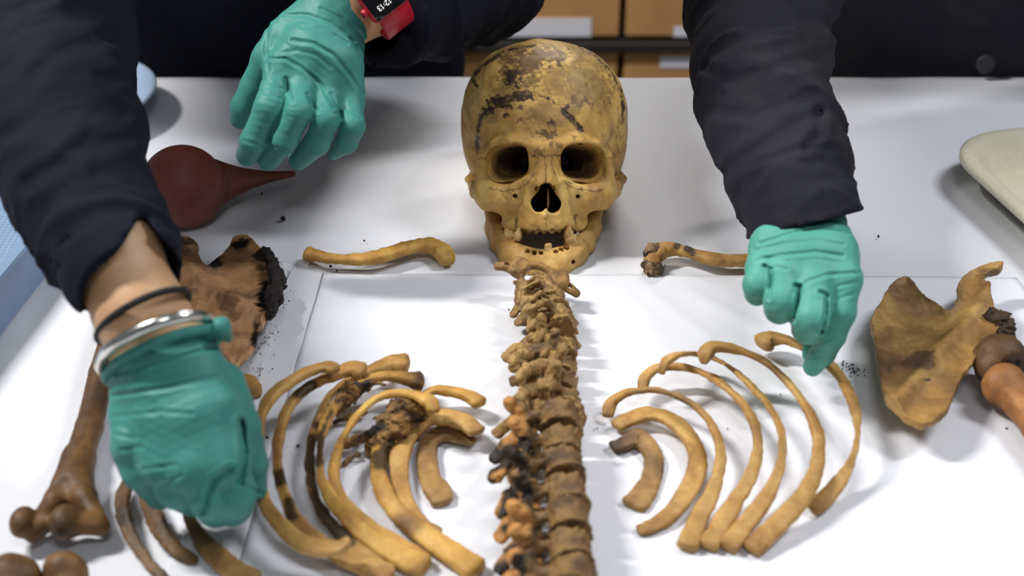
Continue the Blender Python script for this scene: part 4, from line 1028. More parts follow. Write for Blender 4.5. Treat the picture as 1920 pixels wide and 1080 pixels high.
tray('pulp_tray', cen, ang, hx, hy, .062, pr, M['pulp'], 'cream moulded pulp tray at the right edge of the table', 'tray')
# round pale blue bowl at the left
t = NT('pale_blue_plastic'); M['bluebowl'] = t.out(srgb(168, 188, 214), .35)
bw = P(128, 174, .030)
pf = [(0, .03), (.001, .045), (.010, .062), (.026, .082), (.0285, .086), (.031, .0865), (.0305, .083), (.026, .079), (.010, .058), (.004, .044), (.0035, .002)]
V, F = lathe(pf, (bw[0], bw[1], T + .003), (0, 0, 1), 64); add('round_dish', V, F, M['bluebowl'], label='pale blue round dish half hidden behind the dark left sleeve', cat='dish')
# blue crate
t = NT('blue_crate'); vt = t.n('ShaderNodeTexVoronoi'); vt.inputs['Scale'].default_value = 220; vt.inputs['Randomness'].default_value = .1; t.t.links.new(t.tc.outputs['Object'], vt.inputs['Vector'])
M['crate'] = t.out(t.ramp(vt.outputs['Distance'], [(.2, srgb(112, 138, 172)), (.5, srgb(136, 160, 190))]), .5, t.bump(vt.outputs['Distance'], .5, .001))
M['crate_rim'] = NT('blue_crate_rim').out(srgb(134, 156, 188), .4)
hz = .046
e0 = P(0, 530, hz); e1 = P(66, 450, hz); u = (e1 - e0)[:2]; u /= np.linalg.norm(u); nl = np.array([-u[1], u[0]]); nl = nl if nl[0] < 0 else -nl
ang = math.atan2(u[1], u[0]); e1 = e1[:2] + u * .09
cc = e1 - u * .15 + nl * .10
ct = root('blue_crate', (cc[0], cc[1], T + .002), 'shallow blue plastic crate with a dotted lid, at the far left edge', 'crate')
R3 = np.array([[u[0], nl[0], 0], [u[1], nl[1], 0], [0, 0, 1]])
def cb(nm, o, h, m, b=.003): V, F = rbox((0, 0, 0), h, b); V = (V + o) @ R3.T + [cc[0], cc[1], T + .002]; add(nm, V, F, m, parent=ct, smooth=False)
cb('body', (0, 0, .019), (.147, .097, .019), M['crate_rim'])
cb('lid_panel', (0, 0, .0385), (.138, .088, .0035), M['crate'], .001)
for (o, h) in (((0, -.094, .041), (.150, .006, .005)), ((0, .094, .041), (.150, .006, .005)), ((.144, 0, .041), (.006, .088, .005)), ((-.144, 0, .041), (.006, .088, .005))): cb('rim', o, h, M['crate_rim'], .002)

# ------------------------------------------------------------------ crumbs
random.seed(4)
def crumb(px, py, s, label, name='soil_crumb', z=.0046):
    c = P(px, py, z); r = s * dep(c) / FPX / 2
    V, F = lathe([(-r, r * .3), (-r * .5, r * .8), (0, r), (r * .6, r * .7), (r, r * .25)], c + [0, 0, r * .4], (random.random() - .5, random.random() - .5, .3), 8)
    V = V + np.random.RandomState(int(px)).normal(0, r * .18, V.shape)
    return add(name, V, F, M['soil'], label=label, cat='crumb', group='dark soil crumbs on the paper')
for (x, y, s, l) in [(530, 411, 13, 'largest black soil crumb on the paper between blower and left collarbone'), (491, 364, 6, 'small dark crumb just below the blower nozzle'), (683, 452, 5, 'tiny dark crumb above the left collarbone'),
                     (620, 500, 6, 'dark crumb just under the left collarbone shaft'), (632, 508, 5, 'tiny crumb below the left collarbone, right of its neighbour'), (501, 822, 9, 'black crumb between the two outermost left ribs'),
                     (559, 837, 9, 'black crumb between the second and third outer left ribs'), (528, 655, 4, 'tiny crumb on the folded strip above the left ribs'), (1647, 444, 6, 'dark crumb right of the right-hand glove'),
                     (1887, 804, 6, 'dark crumb below the shoulder blade at the right edge'), (1364, 804, 4, 'tiny crumb inside the right-hand rib fan'), (1463, 740, 4, 'tiny crumb between the outer right-hand ribs'),
                     (954, 580, 4, 'tiny crumb left of the neck vertebrae'), (970, 664, 4, 'tiny crumb left of the upper chest vertebrae'), (1114, 806, 4, 'tiny crumb between spine and smallest right rib'), (1120, 803, 4, 'second tiny crumb by the smallest right rib')]:
    crumb(x, y, s * .75, l)
parts = []
for i in range(60):
    x = 1594 + random.gauss(0, 14); y = 690 + (x - 1594) * .5 + random.gauss(0, 7); c = P(x, y, .0046); r = random.uniform(.0002, .0007)
    parts.append(lathe([(-r, r * .4), (0, r), (r, r * .3)], c, (random.random() - .5, .3, .6), 6))
V, F = join(parts); add('soil_dust', V, F, M['soil'], label='sprinkle of fine black soil dust right of the gloved fingertip', cat='soil', kind='stuff')
parts = []
for i in range(90):
    x = 500 + random.gauss(0, 20); y = 640 - (x - 500) * 2 + random.gauss(0, 30); c = P(x, y, .009); r = random.uniform(.0002, .0007)
    parts.append(lathe([(-r, r * .4), (0, r), (r, r * .3)], c, (random.random() - .5, .3, .6), 6))
V, F = join(parts); add('soil_dust', V, F, M['soil'], label='black dust shed along the charred edge of the left shoulder blade', cat='soil', kind='stuff')
# ------------------------------------------------------------------ people
def fabric(name, a, b, dust=None):
    t = NT(name); n1 = t.noise(14, 4, .6); n2 = t.noise(1400, 2, .6)
    c = t.ramp(n1, [(.35, a), (.65, b)])
    if dust: c = t.mix(t.math('MULTIPLY', t.ramp(t.noise(9, 5, .65), [(.5, BW[0]), (.72, BW[1])]), .55), c, dust)
    nb = t.bump(n2, .4, .0006, t.bump(t.noise(45, 5, .6), .35, .003))
    return t.out(c, .85, nb, Specular_IOR_Level=.15)
M['navy'] = fabric('navy_cloth', srgb(16, 18, 29), srgb(21, 24, 37))
M['navy_b'] = fabric('dusty_navy_cloth', srgb(31, 31, 41), srgb(38, 38, 48), srgb(60, 54, 50))
M['trouser'] = fabric('dark_trouser_cloth', srgb(20, 20, 26), srgb(28, 28, 34))
t = NT('skin'); M['skin'] = t.out(t.ramp(t.noise(30, 4), [(.3, srgb(186, 144, 106)), (.7, srgb(200, 158, 120))]), .5, t.bump(t.noise(400, 3), .15, .0004))
t = NT('hair'); M['hair'] = t.out(srgb(40, 28, 22), .6, t.bump(t.noise(200, 3), .5, .001))
def glove_mat(name, a, b):
    t = NT(name); n = t.noise(22, 4, .6)
    nb = t.bump(t.noise(60, 5, .6, .8), .35, .0016, t.bump(t.noise(1500, 2), .12, .0003))
    return t.out(t.ramp(n, [(.3, a), (.7, b)]), .52, nb, Specular_IOR_Level=.3)
M['glove'] = glove_mat('teal_nitrile', srgb(58, 126, 119), srgb(68, 140, 131))
M['glove_lit'] = glove_mat('lit_teal_nitrile', srgb(78, 156, 138), srgb(89, 168, 150))  # same teal glove, colour lightened to stand in for stronger light
M['silver'] = NT('silver').out(srgb(214, 212, 206), .18, Metallic=1.0)
M['black'] = NT('black_elastic').out(srgb(18, 17, 20), .8)
M['red'] = NT('red_watch').out(srgb(176, 26, 44), .4)
M['screen'] = NT('black_glass').out(srgb(8, 8, 12), .1)
t = NT('screen_digits'); M['digits'] = t.out((.8, .8, .8, 1), .5, Emission_Color=(1, 1, 1, 1), Emission_Strength=.55)

def ridges(p, ax, seed, f=.16, k=.3):
    """wrinkles that run across the direction ax"""
    ax = np.asarray(ax, np.float32); ax /= np.linalg.norm(ax)
    s = p @ ax; q = p * k + np.outer(s * (1 - k), ax).astype(np.float32)
    n = noise(q.astype(np.float32), f, seed, 2)
    return np.clip(1 - np.abs(n) * 3.2, 0, 1) ** 1.5
def planeN(a, b): n_ = np.cross(b - a, (a + b) / 2 - CAM); return n_ / np.linalg.norm(n_)
class Hand:
    """digits: name -> [(x, y, depth, r_px)], all in picture pixels read off the photograph and placed at real depth"""
    def __init__(s, digits, palm, centre, conv, pxs):
        g = lambda a: (lambda xy: D(xy[0], xy[1], a[2]))(conv((a[0], a[1])))
        s.c = np.asarray(centre)
        s.dig = [([(g(a) - s.c) * 1000 for a in d], [a[3] * pxs * a[2] / FPX * 1000 for a in d]) for d in digits]
        s.palm = [([(g(a) - s.c) * 1000 for a in d], [a[3] * pxs * a[2] / FPX * 1000 for a in d]) for d in palm]
    def sdf(s, p, shrink=0.0, kp=9.0):
        pal = None
        for pts, rs in s.palm:
            e = chain(p, pts, [max(r - shrink, 2) for r in rs], 4)
            pal = e if pal is None else smin(pal, e, kp)
        out = pal
        ds = []
        for pts, rs in s.dig:
            e = chain(p, pts, [max(r - shrink, 2) for r in rs], 3)
            ds.append(smin(e, pal, 5))
        d = ds[0]
        for e in ds[1:]: d = smin(d, e, 1.2)
        return d
    def bounds(s, R=8):
        A = np.array([q for pts, rs in s.dig + s.palm for q in pts]); r = max(r for pts, rs in s.dig + s.palm for r in rs)
        return A.min(0) - r - R, A.max(0) + r + R

def ringpts(c, a, b, n=24): return [c + a * math.cos(t) + b * math.sin(t) for t in np.linspace(0, 2 * math.pi, n, endpoint=False)]
def make_glove(name, hand, par, mat, axis, seed, cuts, rim=None, h=1.0, amp=.8, label=None, wr=(), creases=()):
    """cuts = planes (point, normal) in world that end the glove at the wrist; rim = (centre, a, b, r) rolled edge"""
    c = hand.c
    if rim is not None:
        rp = [(q - c) * 1000 for q in ringpts(*rim[:3])]; rp.append(rp[0])
    def f(p):
        d = hand.sdf(p)
        g = np.clip(.5 + noise(p, .05, seed + 7, 2) * 1.2, 0, 1)
        w = ridges(p, axis, seed, .045, .22) * amp * .5 * g + ridges(p, axis, seed + 1, .11, .4) * amp * .25 * (1 - g) + .35 * noise(p, .22, seed + 9, 2) * (1 - g)
        d = d - w + .5 * noise(p, .07, seed + 2, 2)
        if creases:
            W = p / 1000 + c - CAM; kk = W @ FW
            ux = 960 + W[:, 0] / kk * FPX; uy = 540 - (W @ UP) / kk * FPX
            near = d < 3
            add_ = np.zeros(near.sum(), np.float32); ux = ux[near]; uy = uy[near]
            for (pl, dp, wd) in creases:
                best = np.full(len(ux), 1e9)
                for (a, b) in zip(pl[:-1], pl[1:]): best = np.minimum(best, seg2(ux, uy, a, b)[0])
                add_ += dp * (np.exp(-(best / wd) ** 2) - .45 * np.exp(-((best - 2.2 * wd) / wd) ** 2))
            d[near] += np.minimum(add_, 2.1)
        for (pt, nn, rr, am) in wr:
            q = (p - (pt - c) * 1000); L = vlen(q); s_ = q @ (np.asarray(nn) / np.linalg.norm(nn)).astype(np.float32)
            d = d + .22 * am * np.exp(-(L / rr) ** 2) * np.cos(s_ * 1.15)
        for (pt, nn) in cuts:
            d = smax(d, (p - ((pt - c) * 1000).astype(np.float32)) @ (np.asarray(nn) / np.linalg.norm(nn)).astype(np.float32), 1.0)
        if rim is not None:
            d = smin(d, chain(p, rp, [rim[3]] * len(rp)), 2.0)
        return d * .85
    lo, hi = hand.bounds()
    V, F = nets(f, lo, hi, h)
    return add(name, V / 1000 + c, F, mat, parent=par, label=label)

def arm_chain(pts): return [np.asarray(p, float) for p in pts]
def person(loc_y, tx, sh, skin_arms, hands, head, label):
    r = root('person', (tx, loc_y, 0), label, 'person', None)
    c = np.array([tx, loc_y - .1, T + .15])
    mm = lambda q: (np.asarray(q) - c) * 1000
    nk = (np.asarray(sh[0]) + np.asarray(sh[1])) / 2 + [0, .02, .05]
    def f(p):
        d = chain(p, [mm((tx, loc_y + .02, T + .02)), mm((tx, loc_y, T + .18)), mm(((sh[0][0] + sh[1][0]) / 2, (sh[0][1] + loc_y) / 2, (T + .2 + sh[0][2]) / 2 + .04))], [105, 108, 115], 40)
        d = smin(d, cone(p, mm(sh[0]), mm(sh[1]), 62, 62), 60)
        d = smin(d, cone(p, mm(nk), mm(head) + [0, 15, -90], 52, 48), 30)
        hd = ell(p, mm(head), (74, 92, 112)); hd = smin(hd, ell(p, mm(head) + [0, -18, -62], (52, 62, 58)), 20)
        hd = smin(hd, cone(p, mm(head) + [0, -88, 4], mm(head) + [0, -106, -28], 7, 11), 6)
        for sx in (-1, 1):
            hd = smin(hd, ell(p, mm(head) + [sx * 76, 8, -10], (7, 16, 28)), 4)
            hd = smax(hd, -ell(p, mm(head) + [sx * 31, -96, 0], (16, 12, 9)), 6); hd = smin(hd, ell(p, mm(head) + [sx * 31, -78, 0], (12, 10, 9)), 2)
        hd = smax(hd, -ell(p, mm(head) + [0, -86, -62], (24, 8, 2.5)), 2)
        d = smin(d, hd, 12)
        for pts, rs in skin_arms: d = smin(d, chain(p, [mm(q) for q in pts], rs, 14), 10)
        for h_ in hands: d = smin(d, h_.sdf((p + mm(h_.c) * -1).astype(np.float32), 3.8), 6)
        return d * .85
    A = np.array([mm(q) for pts, _ in skin_arms for q in pts] + [mm(head)] + [mm(h_.c) for h_ in hands])
    lo = np.minimum(A.min(0), [-260, -100, -200]) - 120; hi = np.maximum(A.max(0), [260, 260, 0]) + 130
    V, F = nets(f, lo, hi, 3.4, lip=2.2)
    add('body', V / 1000 + c, F, M['skin'], parent=r)
    def g(p):
        d = ell(p, mm(head) + [0, 14, 22], (84, 96, 108)); d = smax(d, -ell(p, mm(head) + [0, -80, -48], (72, 60, 88)), 10)
        return d + 3 * noise(p, .05, 5, 3)
    V, F = nets(g, mm(head) - 140, mm(head) + 140, 5)
    add('hair', V / 1000 + c, F, M['hair'], parent=r)
    def lg(p):
        d = chain(p, [mm((tx, loc_y + .03, T + .04)), mm((tx, loc_y + .04, T - .02))], [128, 135], 10)
        for sx in (-1, 1): d = smin(d, chain(p, [mm((tx + sx * .08, loc_y + .05, T - .05)), mm((tx + sx * .10, loc_y + .03, .45)), mm((tx + sx * .11, loc_y + .06, .09))], [98, 72, 58], 20), 20)
        return d + 3 * noise(p, .03, 6, 3)
    V, F = nets(lg, mm((tx - .3, loc_y - .2, .01)), mm((tx + .3, loc_y + .3, T + .25)), 9)
    V = V / 1000 + c; V[:, 2] = np.maximum(V[:, 2], .03); V[:, 1] = np.maximum(V[:, 1], TY1 + .006)
    add('trousers', V, F, M['trouser'], parent=r)
    for sx in (-1, 1):
        V, F = nets(lambda p: smax(smin(ell(p, (0, 0, 20), (50, 60, 55)), ell(p, (0, -90, 10), (48, 110, 42)), 30), -p[:, 2], 6), (-90, -230, -10), (90, 90, 100), 6)
        add('shoe', V / 1000 + [tx + sx * .11, loc_y + .06, .002], F, M['black'], parent=r)
    return r
def jacket(par, c, torso, arms, cuffs, mat, lo, hi, h, seed, extra=None, folds=(), creases=()):
    mm = lambda q: (np.asarray(q) - c) * 1000
    def f(p):
        q = p.copy(); d = None
        for pts, rs, k in torso:
            e = chain(p, [mm(x) for x in pts], rs, k); d = e if d is None else smin(d, e, 60)
        d = smax(d, -(p[:, 1] * -1) * 0 + d, 1) if False else d
        back = (TY1 + .004 - c[1]) * 1000                 # cloth presses against the table edge
        tb_ = smax(d, np.minimum(back - p[:, 1], (T + .0 - c[2]) * 1000 - p[:, 2] + 0) if False else d, 1) if False else d
        lim = np.where(p[:, 2] < (T + .012 - c[2]) * 1000, back - p[:, 1], -1e3)
        d = smax(d, lim, 8)
        for (pts, rs, ax, cut) in arms:
            P_ = [mm(x) for x in pts]
            e = chain(p, P_, rs, 20)
            e = e - 5.5 * ridges(p, ax, seed, .030, .45) - 2.2 * ridges(p, ax, seed + 3, .075, .5) + 3.0 * noise(p, .022, seed + 4, 2)
            for (pt, rr, am) in folds: e = e - am * np.exp(-(vlen(p - mm(pt).astype(np.float32)) / rr) ** 2)
            if cut:
                (cp, cn, inner) = cut
                cn = np.asarray(cn, float) / np.linalg.norm(cn)
                s = (p - mm(cp).astype(np.float32)) @ cn.astype(np.float32)
                hem = .9 * (s > -24) * (1 - np.clip((s + 24) / 2, 0, 1) * 0)
                e = e - hem - 1.0 * np.exp(-((s + 1.5) / 2.0) ** 2)
                e = smax(e, s, 1.5)
                e = smax(e, -np.maximum(chain(p, [mm(x) for x in inner[0]], inner[1], 4), -(s + 60)), 2)
            d = smin(d, e, 14)
        if creases:
            near = np.abs(d) < 30
            W = p[near] / 1000 + c - CAM; kk = W @ FW
            ux = 960 + W[:, 0] / kk * FPX; uy = 540 - (W @ UP) / kk * FPX; ad = np.zeros(len(ux))
            for (pl, dp, wd) in creases:
                best = np.full(len(ux), 1e9)
                for (a, b) in zip(pl[:-1], pl[1:]): best = np.minimum(best, seg2(ux, uy, a, b)[0])
                wd = wd * 1.0; ad += dp * .42 * (np.exp(-(best / (1.3 * wd)) ** 2) - .9 * np.exp(-((best - 2.8 * wd) / (1.5 * wd)) ** 2))
            ad = np.where(kk < 1.34, ad, 0)
            d[near] += ad
        if extra is not None: d = extra(p, d, mm)
        return d * .8
    V, F = nets(f, mm(lo), mm(hi), h, lip=3.4)
    return add('jacket', V / 1000 + c, F, mat, parent=par)

# ---- left person
c7 = crop(400, 0, 3.177); c6 = crop(0, 380, 1.543)
ident = lambda a: (a[0], a[1])
WA = D(262, 600, .880)                                     # near wrist
hA = Hand([[(250, 830, .868, 40), (262, 880, .872, 36), (300, 925, .900, 30)], [(305, 860, .862, 42), (330, 915, .868, 38), (362, 940, .900, 30)],
           [(365, 870, .855, 44), (395, 930, .862, 42), (405, 955, .895, 34)], [(415, 850, .858, 46), (435, 925, .866, 44), (436, 948, .895, 38)],
           [(420, 720, .880, 42), (452, 800, .880, 36), (474, 868, .890, 27), (479, 916, .900, 21)]],
          [[(262, 660, .885, 52), (254, 780, .880, 44), (250, 840, .872, 42)], [(290, 655, .880, 62), (300, 790, .868, 52), (306, 868, .862, 44)], [(320, 650, .880, 62), (350, 790, .862, 52), (365, 880, .857, 46)],
           [(345, 640, .882, 58), (395, 770, .862, 54), (418, 860, .858, 48)], [(335, 700, .885, 60), (425, 760, .878, 44)], [(305, 690, .884, 84), (296, 655, .884, 87), (280, 612, .885, 84)]],
          D(330, 800, .87), ident, 1.0)
c0 = crop(400, 0, 3.177)
hB = Hand([[(395, 430, 1.100, 88), (335, 640, 1.085, 88), (240, 845, 1.095, 80), (200, 925, 1.110, 64)], [(530, 500, 1.100, 90), (510, 670, 1.080, 84), (430, 830, 1.090, 80), (328, 955, 1.115, 60)],
           [(680, 560, 1.103, 86), (668, 720, 1.085, 82), (615, 850, 1.095, 78), (508, 952, 1.120, 58)], [(815, 620, 1.108, 80), (828, 750, 1.095, 72), (790, 850, 1.105, 66), (715, 915, 1.125, 42)],
           [(330, 330, 1.115, 86), (245, 520, 1.125, 80), (180, 640, 1.130, 72), (162, 705, 1.135, 62)]],
          [[(700, 100, 1.120, 120), (540, 250, 1.105, 110), (400, 420, 1.100, 92)], [(730, 120, 1.120, 120), (620, 300, 1.100, 105), (530, 480, 1.100, 92)], [(770, 150, 1.120, 118), (730, 350, 1.103, 100), (685, 540, 1.103, 88)],
           [(790, 170, 1.122, 112), (800, 400, 1.110, 92), (815, 600, 1.108, 80)], [(620, 60, 1.120, 120), (420, 220, 1.118, 100), (320, 350, 1.115, 84)], [(900, -80, 1.155, 215), (850, -40, 1.145, 215), (775, 50, 1.130, 200), (700, 130, 1.120, 150)]],
          D(560, 140, 1.11), c0, 1 / 3.177)
shAr = np.array([-.45, TY1 - .13, T + .40]); shAl = np.array([-.09, TY1 - .07, T + .42])
elA = D(78, 80, 1.07); elB = D(905, -55, 1.30)
wB = D(650, 25, 1.130); wB2 = D(705, -5, 1.150)
headA = np.array([-.25, TY1 - .25, T + .64])
tA = -.27
YA = TY1 + .155
pA = person(YA, tA, [shAr, shAl],
            [([shAr, elA, D(160, 370, .93), D(212, 478, .895), D(266, 592, .882), D(288, 640, .884)], [50, 42, 29, 27.5, 26, 24.5]), ([shAl, elB, wB2, wB, D(630, 45, 1.125)], [50, 40, 27, 24, 22])],
            [hA, hB], headA, 'person in a navy jacket leaning over the table at left, gloved hands over the bones')
axA = (D(215, 490, .895) - WA)
cA = D(200, 300, 1.0)
e1, e2, e3 = D(160, 578, .865), D(266, 400, .86), D(345, 505, .865)

n12 = planeN(e1, e2); n23 = planeN(e2, e3)
inn = D(265, 560, .87)                                     # a point inside the notch
if (inn - e1) @ n12 < 0: n12 = -n12
if (inn - e2) @ n23 < 0: n23 = -n23
toc = -(FW) 
def extraA(p, d, mm):
    s1 = (p - mm(e1)) @ n12; s2 = (p - mm(e2)) @ n23; s3 = (p - mm(D(215, 490, .893))) @ toc
    wedge = np.minimum(np.minimum(s1, s2), s3 + 4)
    return smax(d, wedge, 2.0)
cutA = (D(287, 552, .89), (D(300, 560, .87) - D(190, 390, .93)), ([D(330, 640, .86), D(215, 490, .895), D(150, 380, .93)], [33, 32, 31]))
cutB = (D(742, 40, 1.14), (D(650, 25, 1.13) - D(800, -10, 1.20)), ([D(600, 60, 1.12), D(745, 0, 1.17), D(800, -20, 1.2)], [36, 34, 32]))
jA = jacket(pA, D(300, 200, 1.15),
            [([(tA, YA + .01, T - .10), (tA, YA, T + .10), ((shAr[0] + shAl[0]) / 2, (YA + shAr[1]) / 2, T + .28)], [150, 150, 140], 40),
             ([(tA - .11, YA, T - .05), (tA - .11, YA - .02, T + .2), shAr], [105, 110, 88], 40), ([(tA + .11, YA + .01, T - .05), (tA + .10, YA - .01, T + .2), shAl], [105, 110, 85], 40), ([shAr, shAl], [85, 82], 30)],
            [([shAr, elA, D(105, 230, 1.0), D(162, 370, .935), D(228, 500, .89)], [80, 62, 52, 43, 38], elA - WA, cutA),
             ([shAl, elB, D(790, 5, 1.20), D(735, 20, 1.15), D(715, 28, 1.14)], [78, 56, 46, 41, 40], elB - wB, cutB)],
            None, M['navy'], (-.66, .62, T - .14), (.10, TY1 + .40, T + .56), 3.2, 400, extra=extraA,
            creases=[([(60, 140), (120, 95), (205, 70)], 4, 10), ([(10, 255), (120, 205), (225, 215)], 4, 11), ([(50, 345), (150, 280), (245, 250)], 4.5, 10), ([(165, 250), (235, 225)], 3, 8), ([(740, 30), (775, 60), (800, 100)], 3, 5), ([(760, 110), (780, 60), (770, 0)], 3, 6)],
            folds=[(D(150, 250, .96), 35, 7), (D(60, 330, .94), 25, 6), (D(240, 240, .98), 18, 6), (D(290, 400, .92), 20, 4)])
CRB = [([c7(a) for a in pl], dp, wd) for pl, dp, wd in [([(340, 350), (430, 350), (520, 400), (640, 500), (720, 640)], 1.0, 3), ([(470, 240), (600, 260), (720, 330), (800, 430), (890, 560)], 1.1, 3.4), ([(380, 320), (500, 300), (620, 330), (700, 400)], .5, 3),
    ([(560, 560), (620, 660)], .9, 3), ([(430, 470), (470, 600)], 1.2, 3.2), ([(700, 560), (770, 700)], 1.0, 3), ([(640, 50), (760, 110), (870, 200), (940, 290)], .9, 3), ([(420, 90), (560, 90), (700, 140), (840, 240)], .8, 3.2), ([(330, 150), (310, 280), (330, 420)], .8, 3.4),
    ([(290, 470), (410, 530)], .4, 2.6), ([(275, 540), (400, 590)], .5, 2.6), ([(180, 840), (300, 870)], .5, 2.8), ([(440, 690), (570, 730)], .45, 2.6), ([(340, 870), (440, 900)], .5, 2.6), ([(600, 640), (730, 680)], .4, 2.6), ([(780, 640), (880, 700)], .5, 2.6), ([(520, 160), (640, 170), (800, 260)], .5, 2.6), ([(820, 230), (890, 350), (900, 460)], .7, 3)]]
CRC = [([c8(a) for a in pl], dp, wd) for pl, dp, wd in [([(365, 285), (395, 300), (402, 345), (388, 430)], 1.8, 3.2), ([(400, 300), (420, 290), (470, 300)], .8, 3), ([(505, 372), (530, 378), (520, 440), (500, 530)], 2.0, 3.2), ([(530, 378), (570, 352), (650, 325), (790, 315)], .8, 3.2), ([(618, 402), (648, 415), (645, 500), (625, 580)], 2.0, 3.2),
    ([(330, 262), (430, 240), (600, 222), (720, 240)], .9, 3.2), ([(345, 185), (500, 135), (650, 105), (745, 135)], .8, 3), ([(325, 215), (450, 185), (600, 168), (725, 190)], .6, 2.8), ([(360, 150), (520, 100), (660, 75), (750, 100)], .6, 2.8), ([(700, 375), (790, 355)], .6, 2.8), ([(690, 440), (780, 405)], .5, 2.8), ([(350, 245), (480, 262)], .6, 2.6), ([(600, 640), (690, 600)], .5, 2.6), ([(560, 700), (620, 690)], .5, 2.6)]]
CRA = [([(215, 700), (300, 682), (400, 652)], 1.2, 4), ([(213, 742), (320, 726), (410, 705)], 1.1, 4), ([(212, 782), (300, 772), (360, 776)], .6, 3.5), ([(214, 815), (255, 822)], .7, 3.5), ([(225, 845), (268, 838)], .7, 3.5), ([(452, 790), (460, 850), (450, 905)], 2.8, 5), ([(380, 960), (388, 930), (402, 900), (432, 880)], 2.0, 5), ([(270, 880), (330, 872)], .7, 3.5), ([(300, 912), (340, 892)], .7, 3.5), ([(440, 905), (490, 925)], 1.2, 3.4)]
rimA = (D(306, 668, .878), D(413, 625, .878) - D(306, 668, .878), D(296, 640, .848) - D(306, 668, .878), 3.2)
gA = make_glove('glove', hA, pA, M['glove'], D(300, 650, .88) - D(380, 880, .86), 410, [(D(300, 648, .88), D(262, 560, .88) - D(330, 750, .87))], rimA, h=1.1, amp=.5, creases=CRA,
                wr=[(D(230, 830, .85), D(200, 900, .87) - D(240, 760, .86), 28, .7), (D(330, 900, .85), (1, .2, 0), 26, .5), (D(330, 700, .85), D(300, 650, .88) - D(380, 880, .86), 40, .5)])
lump_c = D(402, 618, .866)
V, F = nets(lambda p: smin(cone(p, (-8, 0, -4), (4, 0, 2), 4, 6), cone(p, (4, 0, 2), (7, 2, -8), 5.5, 3), 3) + .5 * noise(p, .4, 3, 2), (-18, -12, -18), (18, 12, 14), .9)
add('glove_fold', V / 1000 + lump_c, F, M['glove'], parent=gA)
gB = make_glove('glove', hB, pA, M['glove'], D(690, 30, 1.12) - D(500, 280, 1.1), 420, [(D(708, 12, 1.12), D(760, -10, 1.15) - D(600, 90, 1.11))],
                None, h=1.0, amp=.9, creases=CRB,
                wr=[(D(*c7((330, 600)), 1.07), D(*c7((370, 450)), 1.1) - D(*c7((300, 750)), 1.1), 20, .55), (D(*c7((250, 800)), 1.07), D(*c7((370, 450)), 1.1) - D(*c7((300, 750)), 1.1), 16, .5), (D(*c7((500, 780)), 1.07), D(*c7((530, 600)), 1.1) - D(*c7((400, 900)), 1.1), 16, .5),
                    (D(*c7((600, 200)), 1.08), D(690, 30, 1.12) - D(500, 280, 1.1), 30, .45)])
V, F = torus(D(293, 648, .876), D(396, 606, .876) - D(293, 648, .876), D(277, 612, .842) - D(293, 648, .876), .0038, 80, 12); add('bracelet', V, F, M['silver'], parent=pA, label='polished silver bangle')
V, F = torus(D(268, 594, .882), D(353, 552, .882) - D(268, 594, .882), D(256, 566, .848) - D(268, 594, .882), .0023, 80, 10); add('hair_tie', V, F, M['black'], parent=pA, label='thin black elastic band')
# watch
wc = D(709, -16, 1.092)
c7w = lambda a, dd: D(*c7(a), dd)
va = (UP * -.81 + RT * .58); vb = (RT * .765 + UP * .644)
nrm_ = np.cross(vb, va); nrm_ = nrm_ if nrm_ @ FW < 0 else -nrm_
vb = vb + nrm_ * -.15; vb /= np.linalg.norm(vb); va = va - vb * (va @ vb); va = va + nrm_ * -.25; va -= vb * (va @ vb); va /= np.linalg.norm(va); nn = np.cross(va, vb); nn = nn if nn @ FW < 0 else -nn
RW = np.stack([vb, va, nn], 1)                            # columns
V, F = nets(lambda p: boxd(p, (0, 0, 0), (17.5, 20, 5), 5), (-22, -25, -9), (22, 25, 9), .8)
wt = add('wristwatch', (V / 1000) @ RW.T + wc, F, M['red'], parent=pA, label='red wristwatch with a black screen')
wt['_org'] = pA['_org']
def wadd(nm, V, F, m): o = add(nm, (np.asarray(V) / 1000) @ RW.T + wc, F, m, parent=wt); o.matrix_parent_inverse = Matrix(); return o
V, F = rbox((0, 0, 4.9), (15.6, 18, .5), .3); wadd('watch_screen', V, F, M['screen'])
V, F = lathe([(-2.5, 3.2), (0, 3.6), (2.2, 3.6), (2.6, 3.0)], (-18.4, 7, 0), (-1, 0, 0), 24); wadd('crown', V, F, M['red'])
V, F = lathe([(0, 2.5), (.25, 2.4)], (-21.0, 7, 0), (-1, 0, 0), 20); wadd('crown_cap', V, F, M['screen'])
pth = np.array([(0, 18 + 0, 0), (0, 25, -3), (0, 31, -10), (0, 34, -20), (0, 32, -32), (0, 24, -42), (0, 8, -48), (0, -10, -48), (0, -26, -42), (0, -33, -30), (0, -33, -16), (0, -28, -6), (0, -20, 0)], float)
pp = catmull(pth, 60)
V, F = sweep(pp, np.concatenate([np.linspace(14, 11, 20), np.full(20, 11), np.linspace(11, 14, 20)]), 1.4, upv=(0, 0, 1), seg=12, pw=5, cap=1)
